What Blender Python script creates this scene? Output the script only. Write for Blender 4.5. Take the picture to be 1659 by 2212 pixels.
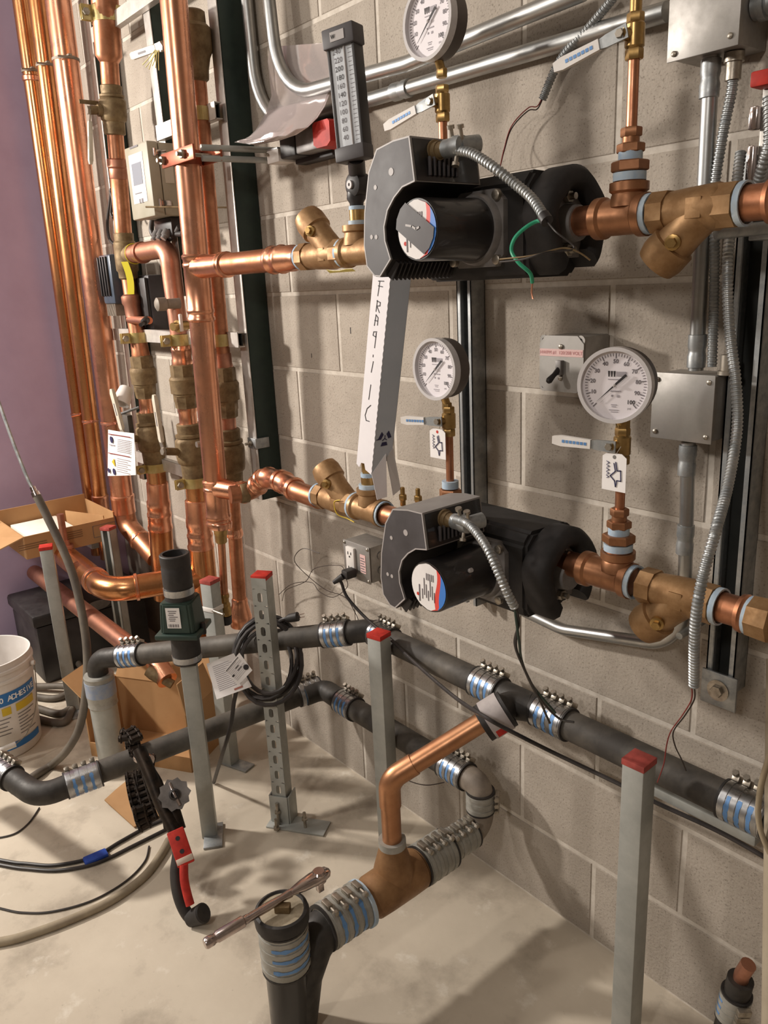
import bpy, bmesh, math, random
from mathutils import Vector as V, Matrix
random.seed(7)
SC = bpy.context.scene
for o in list(bpy.data.objects): bpy.data.objects.remove(o)
# ---------------------------------------------------------------- camera
# world: block wall in the plane y=0, room at y<0, x to the right along it, z up, floor z=0 (metres)
CW, CH, CF = 1659., 2212., 1709.89
CYAW, CPIT, CROL = -.887574, .281458, .047912
C0 = V((1.86840, -1.23591, 1.43959))
_f = V((math.sin(CYAW)*math.cos(CPIT), math.cos(CYAW)*math.cos(CPIT), -math.sin(CPIT)))
_r = V((math.cos(CYAW), -math.sin(CYAW), 0)); _d = _f.cross(_r)
CR = (math.cos(CROL)*_r + math.sin(CROL)*_d); CD = (-math.sin(CROL)*_r + math.cos(CROL)*_d)
cam = bpy.data.objects.new('camera', bpy.data.cameras.new('camera'))
cam.data.sensor_fit = 'HORIZONTAL'; cam.data.sensor_width = 36.; cam.data.lens = CF/CW*36.
cam.data.clip_start = .01; cam.data.clip_end = 50
cam.matrix_world = Matrix(((CR.x, -CD.x, -_f.x, C0.x), (CR.y, -CD.y, -_f.y, C0.y), (CR.z, -CD.z, -_f.z, C0.z), (0, 0, 0, 1)))
SC.collection.objects.link(cam); SC.camera = cam
# ---------------------------------------------------------------- light
W_ = bpy.data.worlds.new('world'); SC.world = W_; W_.use_nodes = True
W_.node_tree.nodes['Background'].inputs[0].default_value = (.95, .93, .9, 1); W_.node_tree.nodes['Background'].inputs[1].default_value = .03
def area(name, loc, tgt, sx, sy, power, col):
    l = bpy.data.lights.new(name, 'AREA'); l.shape = 'RECTANGLE'; l.size = sx; l.size_y = sy; l.energy = power; l.color = col
    o = bpy.data.objects.new(name, l); o.location = loc
    o.rotation_euler = (V(tgt)-V(loc)).to_track_quat('-Z', 'Y').to_euler(); SC.collection.objects.link(o)
area('key_lamp', (-1.65, -1.8, 2.1), (.3, 0, .9), .16, .16, 84, (1, .925, .84))
area('key_lamp', (-1.15, -3.3, 2.6), (.3, 0, 1.0), .18, .18, 26, (1, .925, .84))
area('second_lamp', (1.9, -3.2, 2.7), (-1.0, 0, .9), .25, .25, 25, (1, .93, .86))
area('ceiling_tube_light', (.1, -1.5, 2.98), (.1, -1.4, 0), 1.2, .14, 6, (1, .94, .88))
area('ceiling_tube_light', (-.9, -2.3, 2.98), (-.9, -2.2, 0), 1.2, .14, 9, (1, .94, .88))
vs = SC.view_settings; vs.view_transform = 'Standard'; vs.look = 'None'; vs.gamma = 1; vs.exposure = 0.0; vs.use_curve_mapping = False
# ---------------------------------------------------------------- pixel rays -> points on real planes of the room
def _ray(u, v): return CR*((u-CW/2)/CF) + CD*((v-CH/2)/CF) + _f
def PY(u, v, y): d = _ray(u, v); return C0 + d*((y-C0.y)/d.y)
def PZ(u, v, z): d = _ray(u, v); return C0 + d*((z-C0.z)/d.z)
def PX(u, v, x): d = _ray(u, v); return C0 + d*((x-C0.x)/d.x)
def LX(u, y, z):                      # x of the point on the line (y,z) seen in column u
    A = CR - _f*((u-CW/2)/CF); return C0.x - (A.y*(y-C0.y)+A.z*(z-C0.z))/A.x
def LZ(v, x, y):                      # z of the point on the vertical (x,y) seen in row v
    A = CD - _f*((v-CH/2)/CF); return C0.z - (A.x*(x-C0.x)+A.y*(y-C0.y))/A.z
# ---------------------------------------------------------------- mesh helpers
X_, Y_, Z_ = V((1, 0, 0)), V((0, 1, 0)), V((0, 0, 1))
def B(): return bmesh.new()
def frame(d):
    d = V(d).normalized(); a = Z_ if abs(d.z) < .9 else X_
    s = d.cross(a).normalized(); return s, s.cross(d).normalized(), d
def fil(pts, rad, k=6):
    pts = [V(p) for p in pts]; out = [pts[0]]
    for i in range(1, len(pts)-1):
        p, a, b = pts[i], pts[i-1]-pts[i], pts[i+1]-pts[i]
        la, lb = a.length, b.length; a, b = a/la, b/lb
        ang = math.acos(max(-1, min(1, a.dot(b))))
        t = min(rad/max(1e-4, math.tan(ang/2)), .49*la, .49*lb)
        if math.pi-ang < .03: out.append(p); continue
        P, Q = p+a*t, p+b*t; R = t*math.tan(ang/2)
        c = p + (a+b).normalized()*(R/math.sin(ang/2)); e1, e2 = P-c, Q-c
        for j in range(k+1): out.append(c + e1.slerp(e2, j/k).normalized()*R)
    out.append(pts[-1]); return out
def cr(pts, k=8):
    pts = [V(p) for p in pts]; n = len(pts); out = []
    for i in range(n-1):
        p0, p1, p2, p3 = pts[max(0, i-1)], pts[i], pts[i+1], pts[min(n-1, i+2)]
        for j in range(k):
            t = j/k; out.append(.5*((2*p1)+(p2-p0)*t+(2*p0-5*p1+4*p2-p3)*t*t+(3*p1-p0-3*p2+p3)*t**3))
    out.append(pts[-1]); return out
def tube(bm, pts, r, n=14, caps=True):
    pts = [V(p) for p in pts]; m = len(pts); rs = r if isinstance(r, (list, tuple)) else [r]*m
    T = [(pts[min(m-1, i+1)]-pts[max(0, i-1)]).normalized() for i in range(m)]
    s, u, _ = frame(T[0]); rings = []
    for i in range(m):
        s = (s - T[i]*s.dot(T[i])).normalized(); u = s.cross(T[i]).normalized()
        rings.append([bm.verts.new(pts[i] + (s*math.cos(2*math.pi*j/n) + u*math.sin(2*math.pi*j/n))*rs[i]) for j in range(n)])
    for a, b in zip(rings, rings[1:]):
        for j in range(n): bm.faces.new((a[j], a[(j+1) % n], b[(j+1) % n], b[j]))
    if caps: bm.faces.new(rings[0][::-1]); bm.faces.new(rings[-1])
    return bm
def resample(pts, step):
    pts = [V(p) for p in pts]; L = [0]
    for a, b in zip(pts, pts[1:]): L.append(L[-1]+(b-a).length)
    n = max(2, int(L[-1]/step)); out = []; i = 0
    for k in range(n+1):
        t = L[-1]*k/n
        while i < len(L)-2 and L[i+1] < t: i += 1
        out.append(pts[i].lerp(pts[i+1], (t-L[i])/max(1e-9, L[i+1]-L[i])))
    return out
def flexhose(bm, pts, r, pitch=.0055, n=10):
    q = resample(pts, pitch/4); return tube(bm, q, [r if (i % 4) < 2 else r*.84 for i in range(len(q))], n)
def lathe(bm, A, D, prof, n=22, close=False, a0=0., rot=0.):   # prof: (t along D, radius)
    s, u, d = frame(D); A = V(A); rings = []
    for t, r in prof:
        if r < 1e-6: rings.append([bm.verts.new(A+d*t)])
        else: rings.append([bm.verts.new(A + d*t + (s*math.cos(rot+2*math.pi*j/n)+u*math.sin(rot+2*math.pi*j/n))*r) for j in range(n)])
    for a, b in zip(rings, rings[1:]):
        for j in range(n):
            k = (j+1) % n
            if len(a) == 1 and len(b) == 1: continue
            if len(a) == 1: bm.faces.new((a[0], b[k], b[j]))
            elif len(b) == 1: bm.faces.new((a[j], a[k], b[0]))
            else: bm.faces.new((a[j], a[k], b[k], b[j]))
    if close:
        for j in range(n): bm.faces.new((rings[-1][j], rings[-1][(j+1) % n], rings[0][(j+1) % n], rings[0][j]))
    else:
        if len(rings[0]) > 1: bm.faces.new(rings[0][::-1])
        if len(rings[-1]) > 1: bm.faces.new(rings[-1])
    return bm
def cyl(bm, A, Bp, r, n=20): A, Bp = V(A), V(Bp); return lathe(bm, A, Bp-A, [(0, r), ((Bp-A).length, r)], n)
def ring(bm, A, D, t0, t1, ri, ro, n=22): return lathe(bm, A, D, [(t0, ri), (t0, ro), (t1, ro), (t1, ri)], n, close=True)
def hexn(bm, A, D, L, r, rot=0.): return lathe(bm, A, D, [(0, r*.92), (L*.12, r), (L*.88, r), (L, r*.92)], 6, rot=rot)
def box(bm, c, sx, sy, sz, bev=0., ax=None):   # full sizes, ax = (ex, ey, ez) unit axes
    ex, ey, ez = ax if ax else (X_, Y_, Z_)
    M = Matrix(((ex.x*sx, ey.x*sy, ez.x*sz, c[0]), (ex.y*sx, ey.y*sy, ez.y*sz, c[1]), (ex.z*sx, ey.z*sy, ez.z*sz, c[2]), (0, 0, 0, 1)))
    g = bmesh.ops.create_cube(bm, size=1., matrix=M)
    if bev: bmesh.ops.bevel(bm, geom=list({e for v in g['verts'] for e in v.link_edges}), offset=bev, segments=2, profile=.5, affect='EDGES')
    return bm
def prism(bm, pts, d):                          # planar polygon pts, extruded by vector d
    a = [bm.verts.new(V(p)) for p in pts]; b = [bm.verts.new(V(p)+V(d)) for p in pts]; n = len(a)
    bm.faces.new(a); bm.faces.new(b[::-1])
    for i in range(n): bm.faces.new((a[i], b[i], b[(i+1) % n], a[(i+1) % n]))
    return bm
def sheet(bm, grid, th):                        # thin curved sheet from a grid of points
    R, C = len(grid), len(grid[0]); nr = []
    for i in range(R):
        row = []
        for j in range(C):
            du = grid[min(R-1, i+1)][j]-grid[max(0, i-1)][j]; dv = grid[i][min(C-1, j+1)]-grid[i][max(0, j-1)]
            row.append(du.cross(dv).normalized()*th)
        nr.append(row)
    a = [[bm.verts.new(p) for p in r] for r in grid]; b = [[bm.verts.new(grid[i][j]+nr[i][j]) for j in range(C)] for i in range(R)]
    for i in range(R-1):
        for j in range(C-1):
            bm.faces.new((a[i][j], a[i+1][j], a[i+1][j+1], a[i][j+1])); bm.faces.new((b[i][j], b[i][j+1], b[i+1][j+1], b[i+1][j]))
    for i in range(R-1):
        for j in (0, C-1): bm.faces.new((a[i][j], a[i+1][j], b[i+1][j], b[i][j]))
    for j in range(C-1):
        for i in (0, R-1): bm.faces.new((a[i][j], a[i][j+1], b[i][j+1], b[i][j]))
    return bm
ORG = {}
def _mesh(name, bm, m, org, ang=38):
    bmesh.ops.recalc_face_normals(bm, faces=bm.faces)
    me = bpy.data.meshes.new(name); bm.to_mesh(me); bm.free()
    if org.length: me.transform(Matrix.Translation(-org))
    me.materials.append(m)
    for p in me.polygons: p.use_smooth = True
    me.set_sharp_from_angle(angle=math.radians(ang)); return me
def tagp(o, label, cat, group=None):
    o['label'] = label; o['category'] = cat
    if group: o['group'] = group
    return o
def T(name, label, cat, loc, group=None):       # a thing with parts
    o = bpy.data.objects.new(name, None); o.empty_display_size = .05; SC.collection.objects.link(o); o.location = V(loc); ORG[o.name] = V(loc)
    return tagp(o, label, cat, group)
def P(name, bm, m, parent, label=None, ang=38):  # a part (or sub-part)
    org = ORG[parent.name]; o = bpy.data.objects.new(name, _mesh(name, bm, m, org, ang)); SC.collection.objects.link(o)
    o.parent = parent; ORG[o.name] = org
    if label: o['label'] = label
    return o
def S(name, bm, m, label, cat, loc, group=None, ang=38):   # a thing that is one mesh
    org = V(loc); o = bpy.data.objects.new(name, _mesh(name, bm, m, org, ang)); SC.collection.objects.link(o); o.location = org; ORG[o.name] = org
    return tagp(o, label, cat, group)
def STR(name, bm, m):
    o = bpy.data.objects.new(name, _mesh(name, bm, m, V((0, 0, 0)))); SC.collection.objects.link(o); o['kind'] = 'structure'; ORG[o.name] = V((0, 0, 0)); return o
def dup(root, loc, label=None, rz=0.):
    r = root.copy(); SC.collection.objects.link(r); r.location = V(loc); r.rotation_euler.z += rz
    if label: r['label'] = label
    for ch in list(root.children):
        c = ch.copy(); SC.collection.objects.link(c); c.parent = r
        for g in list(ch.children):
            h = g.copy(); SC.collection.objects.link(h); h.parent = c
    return r
def text(name, s, size, org, ex, ey, m, parent, th=.0004, bold=0., align='CENTER'):   # lettering on a plane (ex right, ey up)
    cu = bpy.data.curves.new('txt', 'FONT'); cu.body = s; cu.size = size; cu.align_x = align; cu.align_y = 'CENTER'; cu.resolution_u = 2; cu.offset = bold
    o = bpy.data.objects.new('txt', cu); SC.collection.objects.link(o)
    me = bpy.data.meshes.new_from_object(o.evaluated_get(bpy.context.evaluated_depsgraph_get()))
    bpy.data.objects.remove(o); bpy.data.curves.remove(cu)
    ex, ey = V(ex).normalized(), V(ey).normalized(); ez = ex.cross(ey).normalized(); p = V(org)+ez*th-ORG[parent.name]
    me.transform(Matrix(((ex.x, ey.x, ez.x, p.x), (ex.y, ey.y, ez.y, p.y), (ex.z, ey.z, ez.z, p.z), (0, 0, 0, 1))))
    me.name = name; me.materials.clear(); me.materials.append(m)
    t = bpy.data.objects.new(name, me); SC.collection.objects.link(t); t.parent = parent; ORG[t.name] = ORG[parent.name]; return t
def quadsheet(bm, org, ex, ey, w, h, th=.0006, x0=0., y0=0.):   # flat plate centred at org + offset
    ex, ey = V(ex).normalized(), V(ey).normalized(); ez = ex.cross(ey).normalized()
    box(bm, V(org)+ex*x0+ey*y0+ez*(th/2), w, h, th, 0, (ex, ey, ez)); return bm
def lines(bm, org, ex, ey, rows, th=.0007):     # small print: rows of (x0, y0, w, h)
    for x0, y0, w, h in rows: quadsheet(bm, org, ex, ey, w, h, th, x0+w/2, y0)
    return bm
def strokes(bm, org, ex, ey, polys, wd, th=.0006):   # pen strokes on a plane
    ex, ey = V(ex).normalized(), V(ey).normalized(); ez = ex.cross(ey).normalized(); org = V(org)+ez*th
    for pl in polys:
        for (a, b), (c, d) in zip(pl, pl[1:]):
            p, q = org+ex*a+ey*b, org+ex*c+ey*d; t = (q-p)
            if t.length < 1e-6: continue
            t.normalize(); n = ez.cross(t)*(wd/2); p, q = p-t*wd*.3, q+t*wd*.3
            prism(bm, [p-n, q-n, q+n, p+n], ez*.0004)
    return bm
# ---------------------------------------------------------------- materials (procedural)
def H(h): 
    h = h.lstrip('#'); c = [int(h[i:i+2], 16)/255 for i in (0, 2, 4)]
    return tuple((x/12.92 if x <= .04045 else ((x+.055)/1.055)**2.4) for x in c)+(1,)
def mat(name, c1, c2=None, metal=0., rough=.5, sc=20., bump=0., lo=.35, hi=.65, r2=None, spec=.5, objrand=0., coat=0., stretch=None, detail=6, bsc=None):
    m = bpy.data.materials.new(name); m.use_nodes = True; nt = m.node_tree; N = nt.nodes; b = N['Principled BSDF']; L = nt.links.new
    b.inputs['Metallic'].default_value = metal; b.inputs['Roughness'].default_value = rough; b.inputs['Specular IOR Level'].default_value = spec
    b.inputs['Coat Weight'].default_value = coat; b.inputs['Base Color'].default_value = H(c1)
    if c2 or bump or r2 is not None:
        tc = N.new('ShaderNodeTexCoord'); src = tc.outputs['Object']
        if stretch:
            mp = N.new('ShaderNodeMapping'); mp.inputs['Scale'].default_value = stretch; L(src, mp.inputs['Vector']); src = mp.outputs['Vector']
        nz = N.new('ShaderNodeTexNoise'); nz.inputs['Scale'].default_value = sc; nz.inputs['Detail'].default_value = detail; nz.inputs['Roughness'].default_value = .62; L(src, nz.inputs['Vector'])
        mr = N.new('ShaderNodeMapRange'); mr.inputs[1].default_value = lo; mr.inputs[2].default_value = hi; L(nz.outputs['Fac'], mr.inputs[0])
        if c2:
            mx = N.new('ShaderNodeMix'); mx.data_type = 'RGBA'; mx.inputs[6].default_value = H(c1); mx.inputs[7].default_value = H(c2); L(mr.outputs[0], mx.inputs[0]); col = mx.outputs[2]
            if objrand:
                oi = N.new('ShaderNodeObjectInfo'); hv = N.new('ShaderNodeHueSaturation'); mv = N.new('ShaderNodeMapRange'); mv.inputs[3].default_value = 1-objrand; mv.inputs[4].default_value = 1+objrand
                L(oi.outputs['Random'], mv.inputs[0]); L(mv.outputs[0], hv.inputs['Value']); L(col, hv.inputs['Color']); col = hv.outputs['Color']
            L(col, b.inputs['Base Color'])
        if r2 is not None:
            rr = N.new('ShaderNodeMapRange'); rr.inputs[3].default_value = rough; rr.inputs[4].default_value = r2; L(mr.outputs[0], rr.inputs[0]); L(rr.outputs[0], b.inputs['Roughness'])
        if bump:
            n2 = nz
            if bsc: n2 = N.new('ShaderNodeTexNoise'); n2.inputs['Scale'].default_value = bsc; n2.inputs['Detail'].default_value = 4; L(src, n2.inputs['Vector'])
            bp = N.new('ShaderNodeBump'); bp.inputs['Strength'].default_value = bump; bp.inputs['Distance'].default_value = .004; L(n2.outputs['Fac'], bp.inputs['Height']); L(bp.outputs[0], b.inputs['Normal'])
    return m
def clear(name, gloss=.12, tint='#ffffff', rough=.02, body=0.):
    m = bpy.data.materials.new(name); m.use_nodes = True; nt = m.node_tree; N = nt.nodes; N.clear(); L = nt.links.new
    o = N.new('ShaderNodeOutputMaterial'); t = N.new('ShaderNodeBsdfTransparent'); t.inputs[0].default_value = H(tint)
    g = N.new('ShaderNodeBsdfGlossy'); g.inputs['Roughness'].default_value = rough
    lw = N.new('ShaderNodeLayerWeight'); lw.inputs[0].default_value = .25; mr = N.new('ShaderNodeMapRange'); mr.inputs[3].default_value = gloss*.5; mr.inputs[4].default_value = min(1, gloss*4)
    mx = N.new('ShaderNodeMixShader'); L(lw.outputs['Facing'], mr.inputs[0]); L(mr.outputs[0], mx.inputs[0]); L(t.outputs[0], mx.inputs[1]); L(g.outputs[0], mx.inputs[2])
    out = mx.outputs[0]
    if body:
        d = N.new('ShaderNodeBsdfDiffuse'); d.inputs[0].default_value = H('#e8e0de'); m2 = N.new('ShaderNodeMixShader'); m2.inputs[0].default_value = body; L(out, m2.inputs[1]); L(d.outputs[0], m2.inputs[2]); out = m2.outputs[0]
    L(out, o.inputs[0]); return m
COP = mat('bright_copper', '#eeb294', '#d89674', 1, .22, 14, r2=.36, lo=.3, hi=.7, bump=.03)
COPD = mat('tarnished_copper', '#cf9474', '#a46e50', 1, .32, 18, r2=.5, bump=.05)
COPG = mat('golden_copper', '#dca070', '#b87c50', 1, .22, 9, r2=.34)
COPP = mat('dull_copper', '#cc9680', '#a87660', 1, .38, 12, r2=.55, bump=.05)
BRZ = mat('cast_bronze', '#a88660', '#8a6844', .6, .42, 30, r2=.6, bump=.12)
BRZR = mat('red_bronze', '#a87654', '#8c6042', .65, .35, 24, r2=.5, bump=.08)
BRD = mat('dusty_brass', '#8c7858', '#6a563c', .45, .5, 34, r2=.7, bump=.1)
BRS = mat('brass', '#bc9c66', '#98794a', .9, .28, 30, r2=.4)
YZN = mat('yellow_zinc', '#d2c08c', '#b8a468', .7, .3, 22, r2=.4)
GAL = mat('galvanised_steel', '#b4b6b6', '#929698', .85, .4, 45, r2=.55, bump=.04)
GALD = mat('dusty_galvanised_steel', '#b2b4b0', '#a0a29e', .45, .48, 16, r2=.58, bump=.03)
EMT = mat('conduit_steel', '#bcbcba', '#a0a2a2', 1, .33, 14, r2=.45)
CHR = mat('polished_chrome', '#d2c6c2', '#b4a6a2', 1, .12, 30, r2=.24)
STN = mat('stainless_shield', '#c4c4c4', '#a4a6aa', 1, .24, 40, r2=.4)
SHD = mat('dusty_shield', '#aaa8a2', '#94928a', .35, .5, 30, r2=.6)
ZNC = mat('zinc_bolt', '#b8b0a4', '#8c8478', .9, .34, 60, r2=.5)
IRON = mat('cast_iron', '#3c3834', '#2a2724', .15, .5, 26, r2=.66, bump=.15)
IROND = mat('dusty_cast_iron', '#5e5850', '#3a3632', .1, .6, 10, r2=.7, bump=.15)
GRYP = mat('grey_cast_pipe', '#94897c', '#766c62', .1, .6, 20, bump=.1)
BLK = mat('black_plastic', '#1d1a1a', '#2c2828', 0, .42, 18, r2=.55, bump=.05)
BLKG = mat('gloss_black_paint', '#141213', '#211e1e', 0, .26, 8, r2=.42, coat=.3)
FOAM = mat('black_foam', '#1c1a1a', '#343030', 0, .72, 16, bump=.3, lo=.45, hi=.75)
PANEL = mat('dusty_black_panel', '#373335', '#4c484a', 0, .5, 9, r2=.62)
RUB = mat('rubber', '#23201f', '#332f2d', 0, .6, 30, bump=.1)
CABLE = mat('black_cable', '#221f1f', '#3a3432', 0, .48, 14)
GHOSE = mat('grey_hose', '#6c6459', '#544c44', 0, .62, 16, bump=.1)
GTRIM = mat('grey_trim', '#a8a2a0', None, 0, .5)
GPLT = mat('grey_plate', '#8a8684', '#6a6664', .3, .5, 20)
WHT = mat('white_plastic', '#e6e2de', '#d4cec8', 0, .42, 8)
OFFW = mat('cream_paint', '#d6cfbf', '#bfb6a4', 0, .45, 18)
PAPER = mat('white_paper', '#ece8e6', '#dedad8', 0, .7, 12)
CARDW = mat('white_card', '#e6e2e4', '#dcd8dc', 0, .7, 6)
CARDI = mat('grey_card', '#b6b0ac', '#c4beba', 0, .75, 6)
CARD = mat('cardboard', '#b48c60', '#a87f54', 0, .8, 6, bump=.03)
RED = mat('red_paint', '#c43a30', '#9e2c26', 0, .55, 30, spec=.2)
REDD = mat('faded_red_paint', '#b45048', '#8c3a34', .1, .6, 40)
BLU = mat('blue_paint', '#2a72b8', None, 0, .5)
PRB = mat('blue_print', '#6c96c8', '#5a86bc', .2, .45, 60)
DOPE = mat('pale_blue_thread_paste', '#9cb4cc', '#b8c4cc', 0, .6, 50, bump=.2)
INK = mat('black_ink', '#221d20', None, 0, .6)
INKG = mat('grey_ink', '#6a6468', None, 0, .6)
INKL = mat('light_grey_ink', '#a09aa0', None, 0, .6)
INKB = mat('navy_ink', '#28264e', None, 0, .6)
YEL = mat('yellow_print', '#d2b42e', None, 0, .5)
YTAG = mat('yellow_strap', '#e2d62a', None, 0, .5)
GRNW = mat('green_wire', '#2a9c76', None, 0, .4)
REDW = mat('red_wire', '#7c2a28', None, 0, .5)
DWIRE = mat('dark_wire', '#3a302c', None, .3, .5)
GRNV = mat('dark_green_body', '#22342e', '#2c3e36', 0, .5, 20)
STRG = mat('dark_green_strut', '#22302c', '#2c3a34', .2, .5, 20)
STRW = mat('pale_strut', '#cfcac4', '#bab4ae', .5, .45, 30)
DARK = mat('channel_shade', '#1c1e1c', '#262826', 0, .7, 20)  # near-black colour standing in for the shade inside open channels
BOXG = mat('grey_enclosure', '#a49e8e', '#98927f', 0, .5, 10)
STEELB = mat('box_steel', '#aca8a4', '#97948f', .75, .42, 24, r2=.55)
PINK = mat('pink_label', '#d8b4b0', None, 0, .6)
COPR = mat('copper_red_paint', '#a85c42', '#94503a', .6, .4, 20)
GLS = clear('gauge_glass', .035)
PLASTIC = clear('clear_pouch', .16, '#f6f2f2', .12, .2)
CHAIN = mat('greasy_chain', '#3a3028', '#1e1a18', .7, .45, 60, bump=.2)
COPB = mat('brown_copper', '#c2906c', '#a06e4e', .9, .36, 10, r2=.4, bump=.03)
BRT = mat('brown_bronze', '#9c7650', '#7c5a3a', .35, .45, 18, r2=.6, bump=.1)
BTAPE = mat('blue_tape', '#1f3f9a', '#2a50b0', 0, .6, 40)
# ---------------------------------------------------------------- the room
def block_mat(name, c1, c2, pore, rnd, bump):
    m = mat(name, c1, c2, 0, .9, 9., bump, .3, .7, objrand=rnd, bsc=170.); nt = m.node_tree; N = nt.nodes; L = nt.links.new; b = N['Principled BSDF']
    old = b.inputs['Base Color'].links[0].from_socket; tc = N.new('ShaderNodeTexCoord'); oi = N.new('ShaderNodeObjectInfo')
    ad = N.new('ShaderNodeVectorMath'); L(tc.outputs['Object'], ad.inputs[0]); L(oi.outputs['Location'], ad.inputs[1])
    vo = N.new('ShaderNodeTexNoise'); vo.inputs['Scale'].default_value = 260; vo.inputs['Detail'].default_value = 2; L(ad.outputs[0], vo.inputs['Vector'])
    mr = N.new('ShaderNodeMapRange'); mr.inputs[1].default_value = .57; mr.inputs[2].default_value = .72; mr.inputs[4].default_value = .7; L(vo.outputs['Fac'], mr.inputs[0])
    mx = N.new('ShaderNodeMix'); mx.data_type = 'RGBA'; L(mr.outputs[0], mx.inputs[0]); L(old, mx.inputs[6]); mx.inputs[7].default_value = H(pore); L(mx.outputs[2], b.inputs['Base Color'])
    for n in N:
        if n.type == 'TEX_NOISE' and n is not vo: L(ad.outputs[0], n.inputs['Vector'])
    return m
BLOCK = block_mat('concrete_block', '#b0a69a', '#a0968a', '#766d62', .05, .3)
stain(BLOCK, 3.2, .5, .72, '#cfc8bd', .5) if 0 else None
MORT = mat('mortar', '#cdc5ba', '#bab1a5', 0, .9, 40, .3)
FLOORM = mat('floor_concrete', '#cfc4b2', '#b9ad9c', 0, .72, 2.2, .1, .3, .7, bsc=60., r2=.86)
def stain(m, sc, lo, hi, col, fac):
    nt = m.node_tree; N = nt.nodes; L = nt.links.new; b = N['Principled BSDF']; old = b.inputs['Base Color'].links[0].from_socket; tc = N.new('ShaderNodeTexCoord')
    n = N.new('ShaderNodeTexNoise'); n.inputs['Scale'].default_value = sc; n.inputs['Detail'].default_value = 7; n.inputs['Roughness'].default_value = .65; L(tc.outputs['Object'], n.inputs['Vector'])
    mr = N.new('ShaderNodeMapRange'); mr.inputs[1].default_value = lo; mr.inputs[2].default_value = hi; mr.inputs[4].default_value = fac; L(n.outputs['Fac'], mr.inputs[0])
    mx = N.new('ShaderNodeMix'); mx.data_type = 'RGBA'; L(mr.outputs[0], mx.inputs[0]); L(old, mx.inputs[6]); mx.inputs[7].default_value = H(col); L(mx.outputs[2], b.inputs['Base Color'])
stain(FLOORM, 4.5, .52, .7, '#8d8274', .75); stain(FLOORM, 11., .6, .72, '#e6e0d4', .55); stain(FLOORM, 60., .66, .74, '#7e7466', .5)
PURP = mat('lilac_paint', '#bcaac8', '#b2a0be', 0, .62, 5, .05)
CEIL = mat('ceiling_paint', '#a09a92', '#948e86', 0, .9, 4)
WALLP = mat('plain_wall_paint', '#8c857c', '#827a70', 0, .85, 4)
XL, XR, YF, ZC, BH, BL, XW_ = -1.5, 3.2, -3.9, 3.048, .2032, .4064, -3.6
box(bm := B(), ((XL+XR)/2, .0585, ZC/2), XR-XL+.04, .114, ZC); wb = STR('wall_back', bm, MORT)
bmesh_cache = {}
def blockmesh(w):
    k = round(w, 3)
    if k not in bmesh_cache:
        b_ = B(); h = BH-.0105; g = bmesh.ops.create_cube(b_, size=1., matrix=Matrix.Diagonal((k-.0105, .03, h, 1)))
        fr = [e for e in b_.edges if all(v.co.y < 0 for v in e.verts)]
        bmesh.ops.bevel(b_, geom=fr, offset=.0014, segments=1, affect='EDGES'); bmesh_cache[k] = _mesh('concrete_block', b_, BLOCK, V((0, 0, 0)), 30)
    return bmesh_cache[k]
for r in range(15):
    x = XL - (BL if r % 2 else BL/2) + ((.2032 if r % 2 == 0 else 0) - XL) % BL
    edges = [XL] + [e for i in range(16) if XL+.02 < (e := (math.floor((XL-(.2032 if r % 2 == 0 else 0))/BL)+1+i)*BL+(.2032 if r % 2 == 0 else 0)) < XR-.02] + [XR]
    for a, b in zip(edges, edges[1:]):
        o = bpy.data.objects.new('concrete_block', blockmesh(b-a)); SC.collection.objects.link(o); o.parent = wb
        o.location = ((a+b)/2, .015-random.uniform(.0002, .0009), r*BH+BH/2+.0)
for nm, zc, m in (('floor', -.05, FLOORM), ('ceiling', ZC+.05, CEIL)):
    box(bm := B(), ((XW_+XR)/2, YF/2, zc), XR-XW_+.4, -YF+.4, .1); STR(nm, bm, m)
box(bm := B(), (XL-.05, -.5, ZC/2), .1, 1.0, ZC); STR('wall_left', bm, PURP)
box(bm := B(), ((XL+XW_)/2-.05, .06, ZC/2), XL-XW_-.1, .114, ZC); STR('wall_rear', bm, PURP)
box(bm := B(), (XW_-.05, YF/2, ZC/2), .1, -YF+.2, ZC); STR('wall_west', bm, WALLP)
box(bm := B(), (XR+.05, YF/2, ZC/2), .1, -YF+.2, ZC); STR('wall_right', bm, WALLP)
box(bm := B(), ((XW_+XR)/2, YF-.05, ZC/2), XR-XW_+.2, .1, ZC); STR('wall_front', bm, WALLP)
# ---------------------------------------------------------------- conduits, struts and boxes on the block wall
def conduit(name, label, pts, r, bend, coup=(), m=EMT, straps=()):
    path = fil(pts, bend, 9); t = T(name, label, 'conduit', pts[-1])
    P('conduit_tube', tube(B(), path, r, 16), m, t)
    for c, d in coup:
        b_ = B(); lathe(b_, V(c)-V(d).normalized()*.026, d, [(0, r*1.02), (.001, r*1.2), (.018, r*1.22), (.024, r*1.1), (.028, r*1.1), (.034, r*1.22), (.051, r*1.2), (.052, r*1.02)], 18); P('coupling', b_, GAL, t)
    for c in straps:
        b_ = B(); box(b_, V(c)+V((0, .004, .03)), .02, .003, .03, .001); ring(b_, V(c)-X_*.01, X_, 0, .02, r*1.01, r*1.15, 18); P('strap', b_, GAL, t)
    return t
yc = -.058
a1 = PY(575, -60, yc); a2 = PY(590, 190, yc); a3 = PY(880, 137, yc); a4 = PY(1170, 18, yc); d = (a4-a3); a2 = PY(606, 212, yc)
a5 = a4+(a4-a3)*.25
conduit('bent_conduit', 'steel conduit bending from vertical to level above the plastic pouch, upper of the pair', [a1, a2, a3, a5], .0148, .17, straps=[a1+V((0, 0, .05))])
yc = -.022; b1 = PY(527, -60, yc); b2 = PY(562, 287, yc); b3 = PY(880, 191, yc); b4 = PY(1440, 25, yc)
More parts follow.
